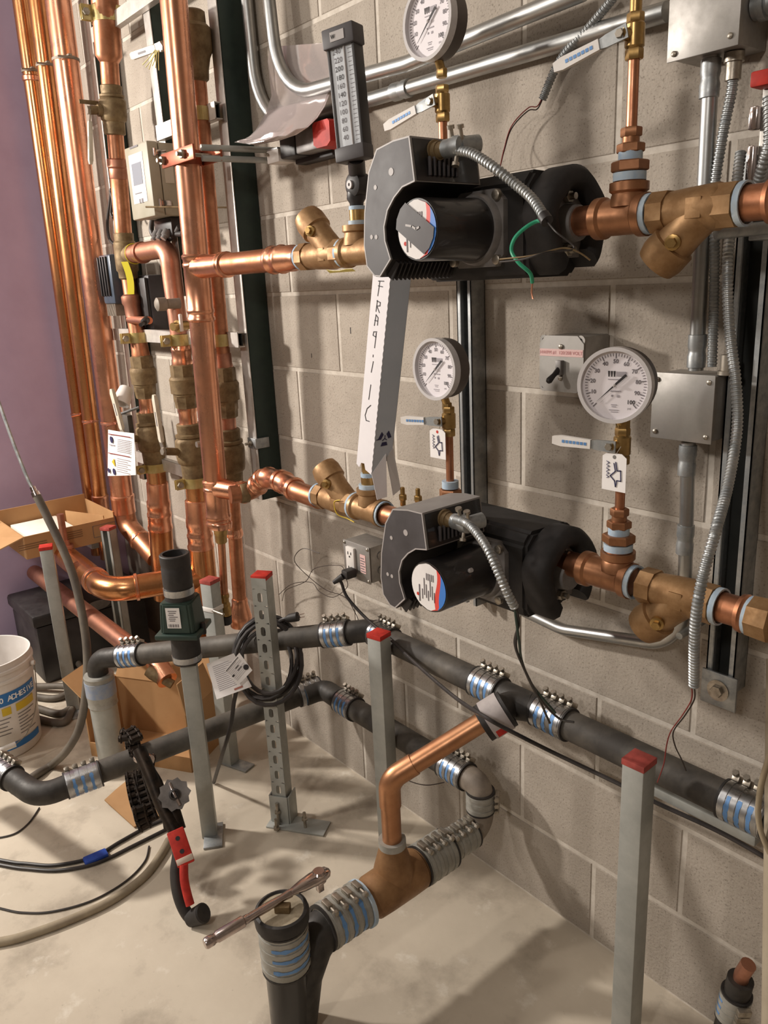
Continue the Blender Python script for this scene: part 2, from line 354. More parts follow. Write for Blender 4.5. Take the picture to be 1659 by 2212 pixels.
conduit('bent_conduit', 'steel conduit bending from vertical to level below the plastic pouch, lower of the pair', [b1, b2, b3, b4], .0148, .17, coup=[(b3-(b4-b3)*.03, b4-b3)])
# thermostat-side conduits at the right
c1 = PY(1537, 120, -.05); c2 = PY(1503, 800, -.05)
conduit('straight_conduit', 'shiny vertical steel conduit joining the two grey junction boxes at right', [c1+Z_*.01, c2], .0117, 0, coup=[(c1-Z_*.03, Z_), (c2+Z_*.03, Z_)])
e1 = PY(1487, 955, -.05); e2 = PY(1478, 1365, -.05); e3 = PY(1330, 1420, -.03); e4 = PY(1215, 1360, -.022); e5 = PY(1010, 1262, -.022)
conduit('swept_conduit', 'grey conduit sweeping from the lower junction box to the left under the lower pump', [e1, PY(1480, 1240, -.05), PY(1470, 1398, -.035), e4, e5], .0117, .11, coup=[(e1-Z_*.03, Z_), (PY(1480, 1165, -.05), Z_)])
def strut(name, label, p_bot, p_top, w=.041, dp=.041, m=GAL, mi=DARK, parts=(), back=None):
    t = T(name, label, 'strut', p_bot); h = p_top-p_bot; x0 = V((w/2, 0, 0)); th = .0026; c = (p_bot+p_top)/2; L = h.length; ez = h.normalized(); ex = X_; ey = ez.cross(ex).normalized(); ax = (ex, ey, ez)
    b_ = B(); by = c-ey*0
    box(b_, c-ex*(w/2-th/2), th, dp, L, 0, ax); box(b_, c+ex*(w/2-th/2), th, dp, L, 0, ax)
    for s in (-1, 1): box(b_, c+ex*s*(w/2-.0048)-ey*(dp/2-th/2), .0096, th, L, 0, ax); box(b_, c+ex*s*(w/2-.0096)-ey*(dp/2-.005), th*.8, .008, L, 0, ax)
    P('channel', b_, m, t)
    b_ = B(); box(b_, c+ey*(dp/2-th/2), w, th, L-.001, 0, ax); P('back_web', b_, mi, t); return t  # web of the same steel, coloured dark as the shade between the flanges
# left deep strut (dark green sides, pale front)
def deep_strut(label, L0, v0, L1, v1, vb, vt, dp, w=.043):
    xa, xb = PY(L0, v0, -dp).x+w/2, PY(L1, v1, -dp).x+w/2; za, zb = PY(L0, v0, -dp).z, PY(L1, v1, -dp).z
    f_ = lambda zz: xa+(xb-xa)*(zz-za)/(zb-za)
    z0, z1 = LZ(vb, xa, -dp), min(2.95, LZ(vt, xb, -dp)); p0, p1 = V((f_(z0), -dp/2-.002, z0)), V((f_(z1), -dp/2-.002, z1))
    t = T('deep_strut', label, 'strut', p0); hh = p1-p0; ez = hh.normalized(); ax = (X_, ez.cross(X_).normalized(), ez); cc = (p0+p1)/2
    P('channel_body', box(B(), cc+Y_*.002, w, dp-.005, hh.length, .0015, ax), STRG, t)
    P('front_flange', box(B(), cc-Y_*(dp/2-.001), w+.001, .003, hh.length, .001, ax), STRW, t); return t
t = deep_strut('deep dark green wall strut with a pale front flange, left of the hanging pouch', 544, 1000, 449, 0, 1078, -70, .076)
for px, py, lb in ((545, 957, 0), (600, 345, 1)):
    q = PY(px, py, -.082) if not lb else PY(590, 335, -.07)
    b_ = B(); box(b_, q, .042, .006, .03, .001); box(b_, q+V((.022, .02, 0)), .006, .046, .03, .001); P('clip_bracket', b_, GAL, t)
    b_ = B(); hexn(b_, q-Y_*.003, -Y_, .007, .008); lathe(b_, q, -Y_, [(0, .004), (.024, .004)], 10); P('bolt', b_, ZNC, t)
# strut behind the pumps
sb, st = PY(1012, 1075, -.041), PY(1000, 545, -.041)
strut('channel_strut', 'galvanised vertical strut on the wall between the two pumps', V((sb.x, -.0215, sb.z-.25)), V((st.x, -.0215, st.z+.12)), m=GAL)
# right strut with end plate
rb, rt = PY(1553, 1490, -.041), PY(1612, 330, -.041)
t = strut('channel_strut', 'galvanised vertical strut at the right edge ending in a bolted square plate', V((rb.x, -.0215, rb.z)), V((rt.x+.02, -.0215, rt.z)), w=.05)
q = PY(1553, 1490, -.046); P('end_plate', box(B(), q, .062, .005, .062, .001), GAL, t); b_ = B(); ring(b_, q-Y_*.002, -Y_, 0, .003, .008, .019); hexn(b_, q-Y_*.003, -Y_, .009, .011); P('bolt', b_, ZNC, t)
def jbox(name, label, cat, TL, TR, BR_, BL_, yf, m=STEELB, yb=-.001):
    p = [PY(*q, yf) for q in (TL, TR, BR_, BL_)]; x0, x1 = (p[0].x+p[3].x)/2, (p[1].x+p[2].x)/2; z1, z0 = (p[0].z+p[1].z)/2, (p[2].z+p[3].z)/2
    t = T(name, label, cat, ((x0+x1)/2, yb, z0)); P('box_body', box(B(), ((x0+x1)/2, (yf+yb)/2+.001, (z0+z1)/2), x1-x0-.003, yb-yf-.003, z1-z0-.003, .003), m, t)
    return t, x0, x1, z0, z1
def screw(t, c, r=.004, m=ZNC, d=(0, -1, 0)):
    b_ = B(); lathe(b_, c, d, [(0, r), (r*.5, r), (r*.8, r*.6), (r*.85, 0)], 12); return P('screw', b_, m, t)
t, x0, x1, z0, z1 = jbox('junction_box', 'square grey junction box with blank cover at right, level with the big gauge', 'box', (1412, 805), (1545, 812), (1537, 957), (1408, 945), -.075)
P('cover_plate', box(B(), ((x0+x1)/2, -.076, (z0+z1)/2), x1-x0+.002, .0025, z1-z0+.002, .001), STEELB, t)
for sx, sz in ((x0+.008, z0+.01), (x1-.008, z1-.01), (x0+.008, z1-.01), (x1-.008, z0+.01)): screw(t, (sx, -.077, sz))
cq = V((x0+.11, -.05, z1)); b_ = B(); lathe(b_, cq, Z_, [(0, .015), (.006, .015), (.007, .012), (.03, .012), (.03, .009)], 16); P('connector', b_, ZNC, t)
t, x0, x1, z0, z1 = jbox('junction_box', 'large grey junction box with blank cover cut by the top edge at right', 'box', (1450, -60), (1600, -60), (1598, 100), (1447, 128), -.085)
P('cover_plate', box(B(), ((x0+x1)/2, -.086, (z0+z1)/2), x1-x0+.003, .0025, z1-z0+.003, .001), STEELB, t)
for sx, sz in ((x0+.01, z0+.008), (x1-.01, z0+.012)): screw(t, (sx, -.087, sz))
b_ = B(); lathe(b_, (x1, -.045, z0+.05), X_, [(0, .017), (.008, .017), (.008, .02), (.018, .02), (.018, .016), (.05, .016)], 18); P('side_connector', b_, GAL, t)
b_ = B(); lathe(b_, (x1-.025, -.045, z0), -Z_, [(0, .014), (.012, .014), (.012, .011), (.035, .011)], 14); P('bottom_connector', b_, ZNC, t); jb_bot = V((x1-.025, -.045, z0-.03))
# switch box
t, x0, x1, z0, z1 = jbox('switch_box', 'small square steel box with a black toggle switch beside the big right gauge', 'switch', (1170, 723), (1268, 727), (1258, 850), (1167, 842), -.075)
cx_, cz_ = (x0+x1)/2, (z0+z1)/2; w, h = x1-x0, z1-z0; k = .012
P('face_plate', prism(B(), [V((cx_+a*w/2, -.076, cz_+b*h/2)) for a, b in ((-.72, 1), (.72, 1), (1, .72), (1, -.72), (.72, -1), (-.72, -1), (-1, -.72), (-1, .72))], (0, -.0028, 0)), STEELB, t)
for a, b in ((-1, 1), (1, 1), (-1, -1), (1, -1)):
    b_ = B(); lathe(b_, (cx_+a*(w/2-.008), -.074, cz_+b*(h/2-.008)), -Y_, [(0, .009), (.003, .009), (.003, .004), (.0005, .004)], 14); P('corner_ear', b_, STEELB, t)
for s in (.62, -.5): screw(t, (cx_, -.079, cz_+s*h/2), .0045)
P('label_tape', box(B(), (cx_, -.0792, cz_+.2*h), w*.98, .0006, h*.13), PINK, t)
text('label_lettering', 'HWPM #1  120/208 VOLT', h*.085, (cx_, -.0797, cz_+.2*h), X_, Z_, mat('pink_print', '#b87878'), t)
b_ = B(); box(b_, (cx_, -.083, cz_-.06*h), .012, .009, .026, .001); P('switch_bezel', b_, GPLT, t)
b_ = B(); lathe(b_, (cx_, -.08, cz_-.06*h), V((-.12, -1, -.75)), [(0, .006), (.02, .0045), (.034, .006), (.038, .004)], 12); P('toggle', b_, BLK, t)
# receptacle box low on the wall
t, x0, x1, z0, z1 = jbox('outlet_box', 'steel outlet box with a white receptacle on the wall left of the lower pump', 'outlet', (743, 1160), (802, 1188), (800, 1266), (746, 1236), -.075)
cx_, cz_ = (x0+x1)/2, (z0+z1)/2; w, h = x1-x0, z1-z0
P('cover_plate', box(B(), (cx_, -.0765, cz_), w, .003, h, .0012), STEELB, t)
b_ = B(); box(b_, (cx_-w*.18, -.081, cz_), .034, .008, h*.72, .002); rec = P('receptacle', b_, WHT, t)
b_ = B()
for s in (-1, 1): box(b_, (cx_-w*.18-.006, -.0855, cz_+s*h*.2), .002, .001, .008); box(b_, (cx_-w*.18+.006, -.0855, cz_+s*h*.2), .002, .001, .007); lathe(b_, (cx_-w*.18, -.085, cz_+s*h*.2-.009), -Y_, [(0, .0025), (.001, .0025)], 8)
P('slots', b_, INK, rec)
P('pink_sticker', box(B(), (cx_+w*.25, -.0786, cz_), .022, .0006, h*.5), PINK, t); b_ = B(); lines(b_, (cx_+w*.25, -.079, cz_), X_, Z_, [(-.009, -.02+i*.007, .018-.004*(i % 2), .0022) for i in range(6)]); P('sticker_print', b_, INKG, t)
for a, b in ((-1, 1), (1, 1), (1, -1)): screw(t, (cx_+a*(w/2-.007), -.078, cz_+b*(h/2-.007)))
for i in range(2): b_ = B(); lathe(b_, (x1, -.04, cz_+(i-.5)*.04), X_, [(0, .011), (.002, .011)], 16); P('knockout', b_, STEELB, t)
# plug and cord from the receptacle
pl = PY(762, 1236, -.09); t = T('plugged_cord', 'dark power cord plugged into the outlet box and drooping along the wall to the right', 'cord', pl)
b_ = B(); box(b_, pl+V((.0, -.012, 0)), .026, .034, .024, .005); lathe(b_, pl+V((-.003, -.03, -.004)), V((-.5, -.6, -.5)), [(0, .009), (.02, .007), (.03, .0055)], 12); P('plug', b_, RUB, t)
pts = [pl+V((-.012, -.042, -.016)), PY(737, 1258, -.12), PY(750, 1290, -.115), PY(790, 1335, -.10), PY(840, 1378, -.1), PY(900, 1435, -.14), PY(985, 1508, -.19), PY(1060, 1556, -.225), PY(1120, 1588, -.16), PY(1200, 1628, -.09), PY(1330, 1690, -.07), PY(1420, 1735, -.06), PY(1560, 1800, -.045), PY(1700, 1880, -.04)]
P('cord', tube(B(), cr(pts, 8), .0042, 8), CABLE, t)
# thin wire tangle on the wall
pts = [PY(690, 1195, -.05), PY(655, 1185, -.06), PY(636, 1205, -.06), PY(648, 1228, -.05), PY(700, 1272, -.06), PY(745, 1290, -.07), PY(768, 1325, -.05), PY(774, 1340, -.05)]
b_ = tube(B(), cr(pts, 8), .0011, 6)
S('loose_wire', b_, DWIRE, 'thin dark hooked wire hanging loose against the wall left of the outlet box', 'wire', pts[-1])
pts = [PY(610, 1298, -.03), PY(618, 1275, -.04), PY(660, 1256, -.05), PY(680, 1228, -.05), PY(735, 1222, -.06), PY(745, 1245, -.08), PY(750, 1268, -.07), PY(720, 1290, -.05), PY(690, 1278, -.05), PY(672, 1258, -.05), PY(630, 1262, -.05), PY(602, 1285, -.04)]
S('loose_wire', tube(B(), cr(pts, 8), .001, 6), DWIRE, 'thin dark looping wire tangled round the plug of the outlet box', 'wire', pts[0])
# armoured cables on the right
pts = [PY(1330, -10, -.03), PY(1270, 62, -.03), PY(1210, 130, -.028), PY(1172, 214, -.028)]
t = T('armoured_cable', 'short armoured cable hanging from the top edge, loose wires at its end', 'cable', pts[-1])
P('armour', flexhose(B(), cr(pts), .0078), GAL, t)
w_ = [PY(1172, 214, -.028), PY(1160, 236, -.03), PY(1140, 240, -.03), PY(1105, 278, -.03), PY(1088, 330, -.03), PY(1076, 370, -.04), PY(1050, 396, -.07)]
P('wire', tube(B(), cr(w_), .0011, 6), DWIRE, t); P('wire', tube(B(), cr([p+V((.003, -.003, .004)) for p in w_[:5]]+[PY(1072, 395, -.07), PY(1052, 420, -.09)]), .001, 6), REDW, t)
pts = [jb_bot, PY(1580, 200, -.045), PY(1560, 300, -.05), PY(1543, 420, -.05), PY(1544, 560, -.05), PY(1541, 700, -.05), PY(1538, 792, -.05)]
S('armoured_cable', flexhose(B(), cr(pts), .0078), GAL, 'armoured cable beside the shiny vertical conduit between the two junction boxes', 'cable', pts[-1])
pts = [PY(1572, 560, -.12), PY(1575, 700, -.13), PY(1590, 830, -.14), PY(1592, 930, -.15), PY(1572, 1050, -.2), PY(1545, 1150, -.27), PY(1515, 1260, -.3), PY(1501, 1360, -.3), PY(1499, 1480, -.27)]
pts = [PY(1600, 330, -.06), PY(1585, 450, -.09)]+pts
t = T('armoured_cable', 'long armoured cable hanging free before the lower right strainer, thin wires below', 'cable', pts[-1])
P('armour', flexhose(B(), cr(pts), .0078), GAL, t)
w_ = [PY(1499, 1478, -.27), PY(1500, 1510, -.26), PY(1480, 1545, -.25), PY(1455, 1580, -.24), PY(1458, 1610, -.23), PY(1472, 1640, -.2), PY(1482, 1665, -.18)]
P('wire', tube(B(), cr(w_), .0011, 6), DWIRE, t); P('wire', tube(B(), cr([p+V((-.003, -.002, 0)) for p in w_[:4]]+[PY(1440, 1610, -.24), PY(1434, 1650, -.23), PY(1420, 1690, -.2)]), .001, 6), REDW, t)
# partly cut box with red lever at the right edge
q = PY(1642, 290, -.05); t = T('disconnect_switch', 'small grey switch box with a red lever cut by the right edge', 'switch', q)
P('box_body', box(B(), q+V((.035, .03, -.01)), .07, .07, .16, .004), STEELB, t); P('red_lever', box(B(), q+V((.012, -.02, .065)), .03, .03, .02, .003), RED, t)
b_ = B(); box(b_, q+V((-.004, -.01, .02)), .012, .014, .03, .002); box(b_, q+V((-.004, -.01, -.045)), .01, .014, .06, .002); P('clip', b_, CHR, t)
pts = [PY(1660, 210, -.09), PY(1662, 300, -.1), PY(1650, 350, -.1), PY(1637, 395, -.09)]
S('armoured_cable', flexhose(B(), cr(pts), .0078), GAL, 'short armoured cable crossing the red lever switch at the right edge', 'cable', pts[-1])
q0, q1 = PY(1545, 503, -.16), PY(1700, 488, -.09)
t = T('support_bracket', 'pale round-ended support arm below the upper right strainer at the edge', 'bracket', q0); P('arm', tube(B(), [q0, q1], .009, 14), GAL, t); P('plate', box(B(), q1+V((-.02, .02, -.01)), .06, .05, .012, .002), GAL, t)
q0, q1 = PY(1467, 1374, -.14), PY(1530, 1335, -.05)
S('threaded_rod', tube(B(), [q0, q1], .006, 12), GAL, 'short grey rod poking out below the lower right strainer', 'rod', q0)
# pale horizontal channel low on the wall, right
q0, q1 = PY(1395, 1690, -.035), PY(1640, 1812, -.035)
S('cable_channel', box(B(), (q0+q1)/2, (q1-q0).length, .03, .02, .003, ((q1-q0).normalized(), Y_, (q1-q0).normalized().cross(Y_))), GALD, 'low grey metal rail along the wall behind the right post', 'rail', q1)
# ---------------------------------------------------------------- the two pump lines
YP = -.21; ZU = PY(1235, 480, YP).z; ZL = PY(1205, 1210, YP).z; ZU2 = PY(690, 552, YP).z; ZL2 = PY(760, 1090, YP).z
XPU = LX(1235, YP, ZU)
def dope(t, A, D, r, L=.006): P('thread_paste', ring(B(), A, D, 0, L, r*.9, r), DOPE, t)
def pipe_tee(label, x0, x1, z, r, xb, hb, m=BRZR, group=None):    # run along x, branch up
    t = T('pipe_tee', label, 'fitting', (xb, YP, z))
    b_ = B(); L = x1-x0; lathe(b_, (x0, YP, z), X_, [(0, r*.8), (0, r*1.16), (.012, r*1.16), (.016, r), (L-.016, r), (L-.012, r*1.16), (L, r*1.16), (L, r*.8)], 26)
    lathe(b_, (xb, YP, z+r*.5), Z_, [(0, r*1.05), (r*.55, r*.98), (hb-.014-r*.5, r*.92), (hb-.011-r*.5, r*1.08), (hb-r*.5, r*1.08)], 24); P('body', b_, m, t)
    return t
def strainer(label, x0, x1, z, r, up, xr, L=.1):
    t = T('wye_strainer', label, 'strainer', (x0, YP, z)); b_ = B(); W = x1-x0
    lathe(b_, (x0, YP, z), X_, [(0, r*.8), (.002, r*1.1), (.026, r*1.1)], 8, rot=.39); lathe(b_, (x1-.028, YP, z), X_, [(0, r*1.12), (.026, r*1.12), (.028, r*.8)], 8, rot=.39)
    lathe(b_, (x0+.02, YP, z), X_, [(0, r*.95), (W*.25, r*1.05), (W*.6, r*1.15), (W-.04, r*.98)], 22)
    D = V((-1, -.1, up)).normalized(); lathe(b_, V((xr, YP, z)), D, [(0, r*1.05), (L*.4, r*.98), (L*.6, r*1.02), (L*.62, r*1.2), (L*.84, r*1.22), (L*.97, r*1.08), (L*1.0, r*.6)], 22); P('body', b_, BRZ, t)
    q = V((xr, YP, z))+D*L*.55+V((.35, -1, .1*up)).normalized()*r*.85; b_ = B(); lathe(b_, q, (.35, -1, .1*up), [(0, r*.42), (.01, r*.4), (.011, r*.25)], 12); hexn(b_, q+V((.35, -1, .1*up)).normalized()*.01, (.35, -1, .1*up), .008, r*.26); P('drain_plug', b_, BRS, t)
    b_ = B(); box(b_, (x1-.05, YP-r*1.02, z), .022, .004, .026, .001); P('cast_mark', b_, BRZ, t)
    return t
def pump(label, zc, xc, kind):
    t = T('circulator_pump', label, 'pump', (xc, YP, zc-.06)); zl = zc; xr = XPU
    # insulation shell
    b_ = B(); x0, x1 = xc-.125, xr-.03
    prof = [(-.058, -.075), (.045, -.075), (.062, -.058), (.062, .062), (.045, .075), (-.05, .078), (-.068, .058), (-.068, -.058)]
    prism(b_, [V((x0, YP+a, zl+b)) for a, b in prof], (x1-x0, 0, 0)); bmesh.ops.bevel(b_, geom=list(b_.edges), offset=.006, segments=2, affect='EDGES'); P('insulation_shell', b_, FOAM, t)
    # C-shaped collars at both ends
    for xe, w in ((x1-.006, .052), (x0-.026, .032)):
        b_ = B(); n = 40; rings = []
        for i in range(n+1):
            a = math.radians(-72+(360-2*34)*i/n)+math.radians(22)
            for_ = []
            rx = .075+.004*math.sin(5*a); ry = .082
            for (dr, dx) in ((-.034, .006), (-.03, 0), (-.006, 0), (0, .006), (0, w-.01), (-.009, w), (-.025, w), (-.034, w-.01)):
                for_.append(b_.verts.new((xe+dx, YP-math.cos(a)*(rx+dr)*-1*.0+math.cos(a)*(rx+dr), zl+math.sin(a)*(ry+dr))))
            rings.append(for_)
        for A_, B2 in zip(rings, rings[1:]):
            for j in range(8): b_.faces.new((A_[j], A_[(j+1) % 8], B2[(j+1) % 8], B2[j]))
        b_.faces.new(rings[0][::-1]); b_.faces.new(rings[-1]); P('foam_collar', b_, FOAM, t, ang=60)
    # flange and bolts
    b_ = B(); prism(b_, [V((xr-.022, YP+a, zl+b)) for a, b in ((-.03, -.048), (.03, -.048), (.034, -.02), (.034, .02), (.03, .048), (-.03, .048), (-.034, .02), (-.034, -.02))], (.014, 0, 0)); lathe(b_, (xr-.02, YP, zl), X_, [(0, .03), (.02, .028), (.034, .0255)], 22)
    P('flange', b_, GPLT, t)
    for s in (-1, 1): b_ = B(); hexn(b_, (xr-.008, YP-.004, zl+s*.038), X_, .009, .0095); lathe(b_, (xr, YP-.004, zl+s*.038), X_, [(0, .005), (.01, .005)], 10); P('flange_bolt', b_, ZNC, t)
    # motor
    yb = YP-.066; yf = -.412; ym = (yb+yf)/2
    b_ = B(); prism(b_, [V((xc+a*.056, yb, zl+b*.056)) for a, b in ((-1, -.7), (-.7, -1), (.7, -1), (1, -.7), (1, .7), (.7, 1), (-.7, 1), (-1, .7))], (0, -.012, 0)); lathe(b_, (xc, yb-.01, zl), -Y_, [(0, .054), (.006, .053), (.012, .05)], 30); P('motor_plate', b_, GPLT, t)
    for a in (-1, 1):
        for b in (-1, 1): b_ = B(); lathe(b_, (xc+a*.046, yb-.012, zl+b*.046), -Y_, [(0, .0075), (.007, .0075), (.008, .006), (.008, 0)], 12); P('plate_bolt', b_, ZNC, t)
    b_ = B(); lathe(b_, (xc, yb-.015, zl), -Y_, [(0, .047), (.02, .046), (.06, .0445), (yb-yf-.02, .0445), (yb-yf-.0155, .043), (yb-yf-.0155, .001)], 40); mo = P('motor_can', b_, BLKG, t)
    R = .0415
    # face label: white disc with red and blue edge bands
    def seg(c0, c1, m, nm, th):
        def arc(c, rev): 
            ys = [R*.985*(-1+2*i/14) for i in range(15)]
            out = []
            for yy in ys:
                lim = math.sqrt(max(0, (R*.99)**2-yy*yy)); out.append((max(-lim, min(lim, c(yy))), yy))
            return out[::-1] if rev else out
        pts = arc(c0, False)+arc(c1, True); bb = B(); f = []
        n_ = len(pts)//2
        for i in range(n_-1):
            q = [pts[i], pts[i+1], pts[-2-i], pts[-1-i]]
            if abs(q[0][0]-q[3][0])+abs(q[1][0]-q[2][0]) < 1e-5: continue
            vs_ = [bb.verts.new((xc+a, yf-th, zl+b)) for a, b in q]; 
            try: bb.faces.new(vs_)
            except ValueError: pass
        return P(nm, bb, m, mo)
    seg(lambda y: -1., lambda y: .018+.004*math.sin(y*70), PAPER, 'rating_label', .0004)
    seg(lambda y: .018+.004*math.sin(y*70), lambda y: .027+.003*math.sin(y*70), mat('label_red', '#d8443a'), 'red_band', .0006)
    seg(lambda y: .027+.003*math.sin(y*70), lambda y: 1., mat('label_blue', '#3a78c8'), 'blue_band', .0006)
    b_ = B(); o_ = (xc, yf-.0006, zl)
    lines(b_, o_, Z_, -X_, [(-.024+(i % 3)*.004, -.014+i*.0048, .018+.012*((i*7) % 3)/2, .0011) for i in range(7)]+[(.012, -.012+i*.004, .012, .0009) for i in range(5)]+[(-.03, .022, .03, .002)])
    P('label_print', b_, INKG, mo)
    b_ = B(); lathe(b_, (xc-.026, yf-.0008, zl-.018), -Y_, [(0, .003), (.0003, .003)], 12); P('red_roundel', b_, RED, mo)
    if kind == 'taped':
        b_ = B(); a = math.radians(-33); ex = V((math.cos(a), 0, math.sin(a))); ez = V((-math.sin(a), 0, math.cos(a)))
        c_ = V((xc-.003, yf-.0016, zl+.002)); pts = []
        hw = .021
        top = [(u, hw) for u in (-math.sqrt(R*R-hw*hw), -.01, .012, math.sqrt(R*R-hw*hw))]; L0 = R*.98
        pl_ = [(-.0355, hw), (.0355, hw), (.041, .008), (.041, -.008), (.0355, -hw), (-.0355, -hw), (-.041, -.008), (-.041, .008)]
        prism(b_, [c_+ex*u+ez*w for u, w in pl_], (0, -.0006, 0)); P('black_tape', b_, PANEL, mo)
        b_ = B(); strokes(b_, c_+V((0, -.0006, 0)), ex, ez, [[(-.018, -.005), (-.006, .0), (.004, .001), (.008, .006)]], .003); P('tape_tear', b_, GTRIM, mo)
    else:
        b_ = B(); lathe(b_, (xc+.03, ym-.01, zl+.018), V((.85, 0, .5)), [(0, .004), (.015, .004)], 10); P('paint_nick', b_, GTRIM, mo)
    # control box wrapped round the motor: C-shaped face toward the room
    yF = -.413; dpt = .135
    px = [(885, 293), (850, 303), (814, 322), (797, 372), (788, 460), (787, 530), (793, 575), (810, 597), (822, 598), (845, 560), (833, 520), (831, 490), (838, 455), (852, 428), (870, 405), (897, 392)]
    ref = (XCREF, ZCREF); pts = [PY(u, v, yF) for u, v in px]; pts = [V((p.x-ref[0]+xc, yF, p.z-ref[1]+zl)) for p in pts]
    b_ = B(); prism(b_, pts, (0, dpt, 0)); cb = P('control_box', b_, mat('housing_grey', '#8e8986', '#7e7976', 0, .5, 14), t, ang=25)
    b_ = B(); cen = sum(pts, V((0, 0, 0)))/len(pts)
    def inset(pl, dd):
        n_ = len(pl); out = []
        for i in range(n_):
            a, b, c = pl[i-1], pl[i], pl[(i+1) % n_]; e1 = (b-a).normalized(); e2 = (c-b).normalized(); n1 = V((e1.z, 0, -e1.x)); n2 = V((e2.z, 0, -e2.x)); m_ = (n1+n2); m_ = m_.normalized()/max(.35, m_.normalized().dot(n1)); out.append(b+m_*dd)
        return out
    s_ = 1 if sum((pts[i].x*pts[(i+1) % len(pts)].z-pts[(i+1) % len(pts)].x*pts[i].z) for i in range(len(pts))) > 0 else -1
    inn = inset(pts, -.0022*s_); 
    va = [b_.verts.new(p+V((0, -.001, 0))) for p in pts]; vb = [b_.verts.new(p+V((0, -.001, 0))) for p in inn]
    for i in range(len(va)): j = (i+1) % len(va); b_.faces.new((va[i], va[j], vb[j], vb[i]))
    P('edge_strip', b_, GTRIM, cb)
    b_ = B(); b_.faces.new([b_.verts.new(p+V((0, -.0008, 0))) for p in inn]); P('face_panel', b_, PANEL, cb)
    out = inset(pts, .0007*s_); b_ = B(); rows = [[b_.verts.new(V((p.x, yy, p.z))) for yy in (yF+.0022, yF+dpt-.002)] for p in out[6:16]]
    for A_, B2 in zip(rows[:-1], rows[1:]): b_.faces.new((A_[0], A_[1], B2[1], B2[0]))
    P('inner_liner', b_, BLK, cb)
    u_ = (pts[0]-pts[-1]); L_ = u_.length; u_.normalize(); n_ = V((u_.z, 0, -u_.x)); m0 = pts[0]-u_*.003; m1 = pts[-1]+u_*.002
    b_ = B(); prism(b_, [V((m0.x, yF+.0035, m0.z)), V((m0.x, yF+dpt-.004, m0.z)), V((m1.x, yF+dpt-.004, m1.z)), V((m1.x, yF+.0035, m1.z))], n_*.0012); P('side_panel', b_, BLKG, cb)
    # display buttons on the face
    for (u, v, r) in ((846, 371, .0055), (812, 405, .0036), (804, 512, .0034), (814, 512, .0034)):
        q = PY(u, v, yF); b_ = B(); lathe(b_, (q.x-ref[0]+xc, yF-.0008, q.z-ref[1]+zl), -Y_, [(0, r), (.0006, r)], 16); P('button', b_, GTRIM, cb)
    # right side of the box: cooling fins, cable gland
    xs = pts[0].x; z1 = pts[0].z; z0 = pts[-1].z
    for i in range(7): b_ = B(); box(b_, (pts[-1].x+.002, yF+.028+i*.009, z0+.022), .005, .0035, .026, .0008); P('cooling_fin', b_, PANEL, cb)
    b_ = B()
    for i in range(15): box(b_, ((pts[8].x+pts[9].x)/2+.003, yF+.012+i*.0088, (pts[8].z+pts[9].z)/2-.002), .03, .0025, .016, 0, (V((.55, 0, .83)).normalized(), Y_, V((-.83, 0, .55)).normalized()))
    P('lower_fins', b_, BLK, cb)
    gp = PX(936, 328, xs-xc+ref[0]); g = V((xs+.002, gp.y, gp.z-ref[1]+zl)); b_ = B(); lathe(b_, g, X_, [(0, .016), (.004, .016), (.004, .013), (.012, .013), (.012, .0115), (.026, .0115)], 18); P('cable_gland', b_, BRD, t)
    return t, g
XC = XPU-.122
XCREF, ZCREF = XC, PX(906, 496, XC).z
zc2 = PX(930, 1267, XC).z
pu, gu = pump('upper black circulator pump with torn tape across its round label', ZCREF, XC, 'taped')
plw, gl = pump('lower black circulator pump with an uncovered round white label', zc2, XC, 'plain')
def angle_connector(t, g):
    q = g+V((.028, 0, 0)); b_ = B(); lathe(b_, q-X_*.004, X_, [(0, .013), (.016, .013), (.02, .015), (.034, .014), (.036, .01)], 16)
    lathe(b_, q+V((.024, 0, 0)), V((.3, .9, .1)), [(0, .012), (.016, .0125), (.03, .0125), (.032, .009)], 16); P('angle_connector', b_, GAL, t)
    for a, b in ((.012, .018), (.02, -.017), (.03, .016)): b_ = B(); lathe(b_, q+V((a, 0, 0)), V((.1, -.3, math.copysign(1, b))), [(0, .003), (abs(b)+.006, .003), (abs(b)+.006, .0055), (abs(b)+.011, .0055)], 10); P('connector_screw', b_, ZNC, t)
t = T('flexible_conduit', 'armoured whip from the upper pump control box, bare green wire at its end', 'cable', gu); angle_connector(t, gu)
q = gu+V((.056, .01, .0)); q = PX(985, 325, gu.x+.05)
yq = q.y; pts = [q, PY(1020, 332, yq), PY(1065, 360, yq), PY(1110, 395, yq+.01), PY(1150, 430, yq+.01), PY(1178, 472, yq)]
P('armour', flexhose(B(), cr(pts), .0072), GAL, t)
e_ = pts[-1]; b_ = B(); lathe(b_, e_, pts[-1]-pts[-2], [(-.006, .0085), (.006, .0085)], 12); P('end_sleeve', b_, BLK, t)
w_ = [PY(1180, 478, yq), PY(1160, 478, yq), PY(1135, 492, yq-.01), PY(1112, 515, yq-.02), PY(1105, 542, yq-.02), PY(1120, 567, yq-.02), PY(1145, 590, yq-.01), PY(1150, 610, yq)]
P('green_wire', tube(B(), cr(w_), .0026, 8), GRNW, t); P('bare_end', tube(B(), [w_[-1], PY(1148, 632, yq), PY(1151, 646, yq)], .0012, 6), COP, t)
w_ = [PY(1182, 478, yq), PY(1200, 500, yq-.02), PY(1240, 536, yq-.01), PY(1180, 545, yq-.05), PY(1130, 560, yq-.06), PY(1080, 566, yq-.05)]
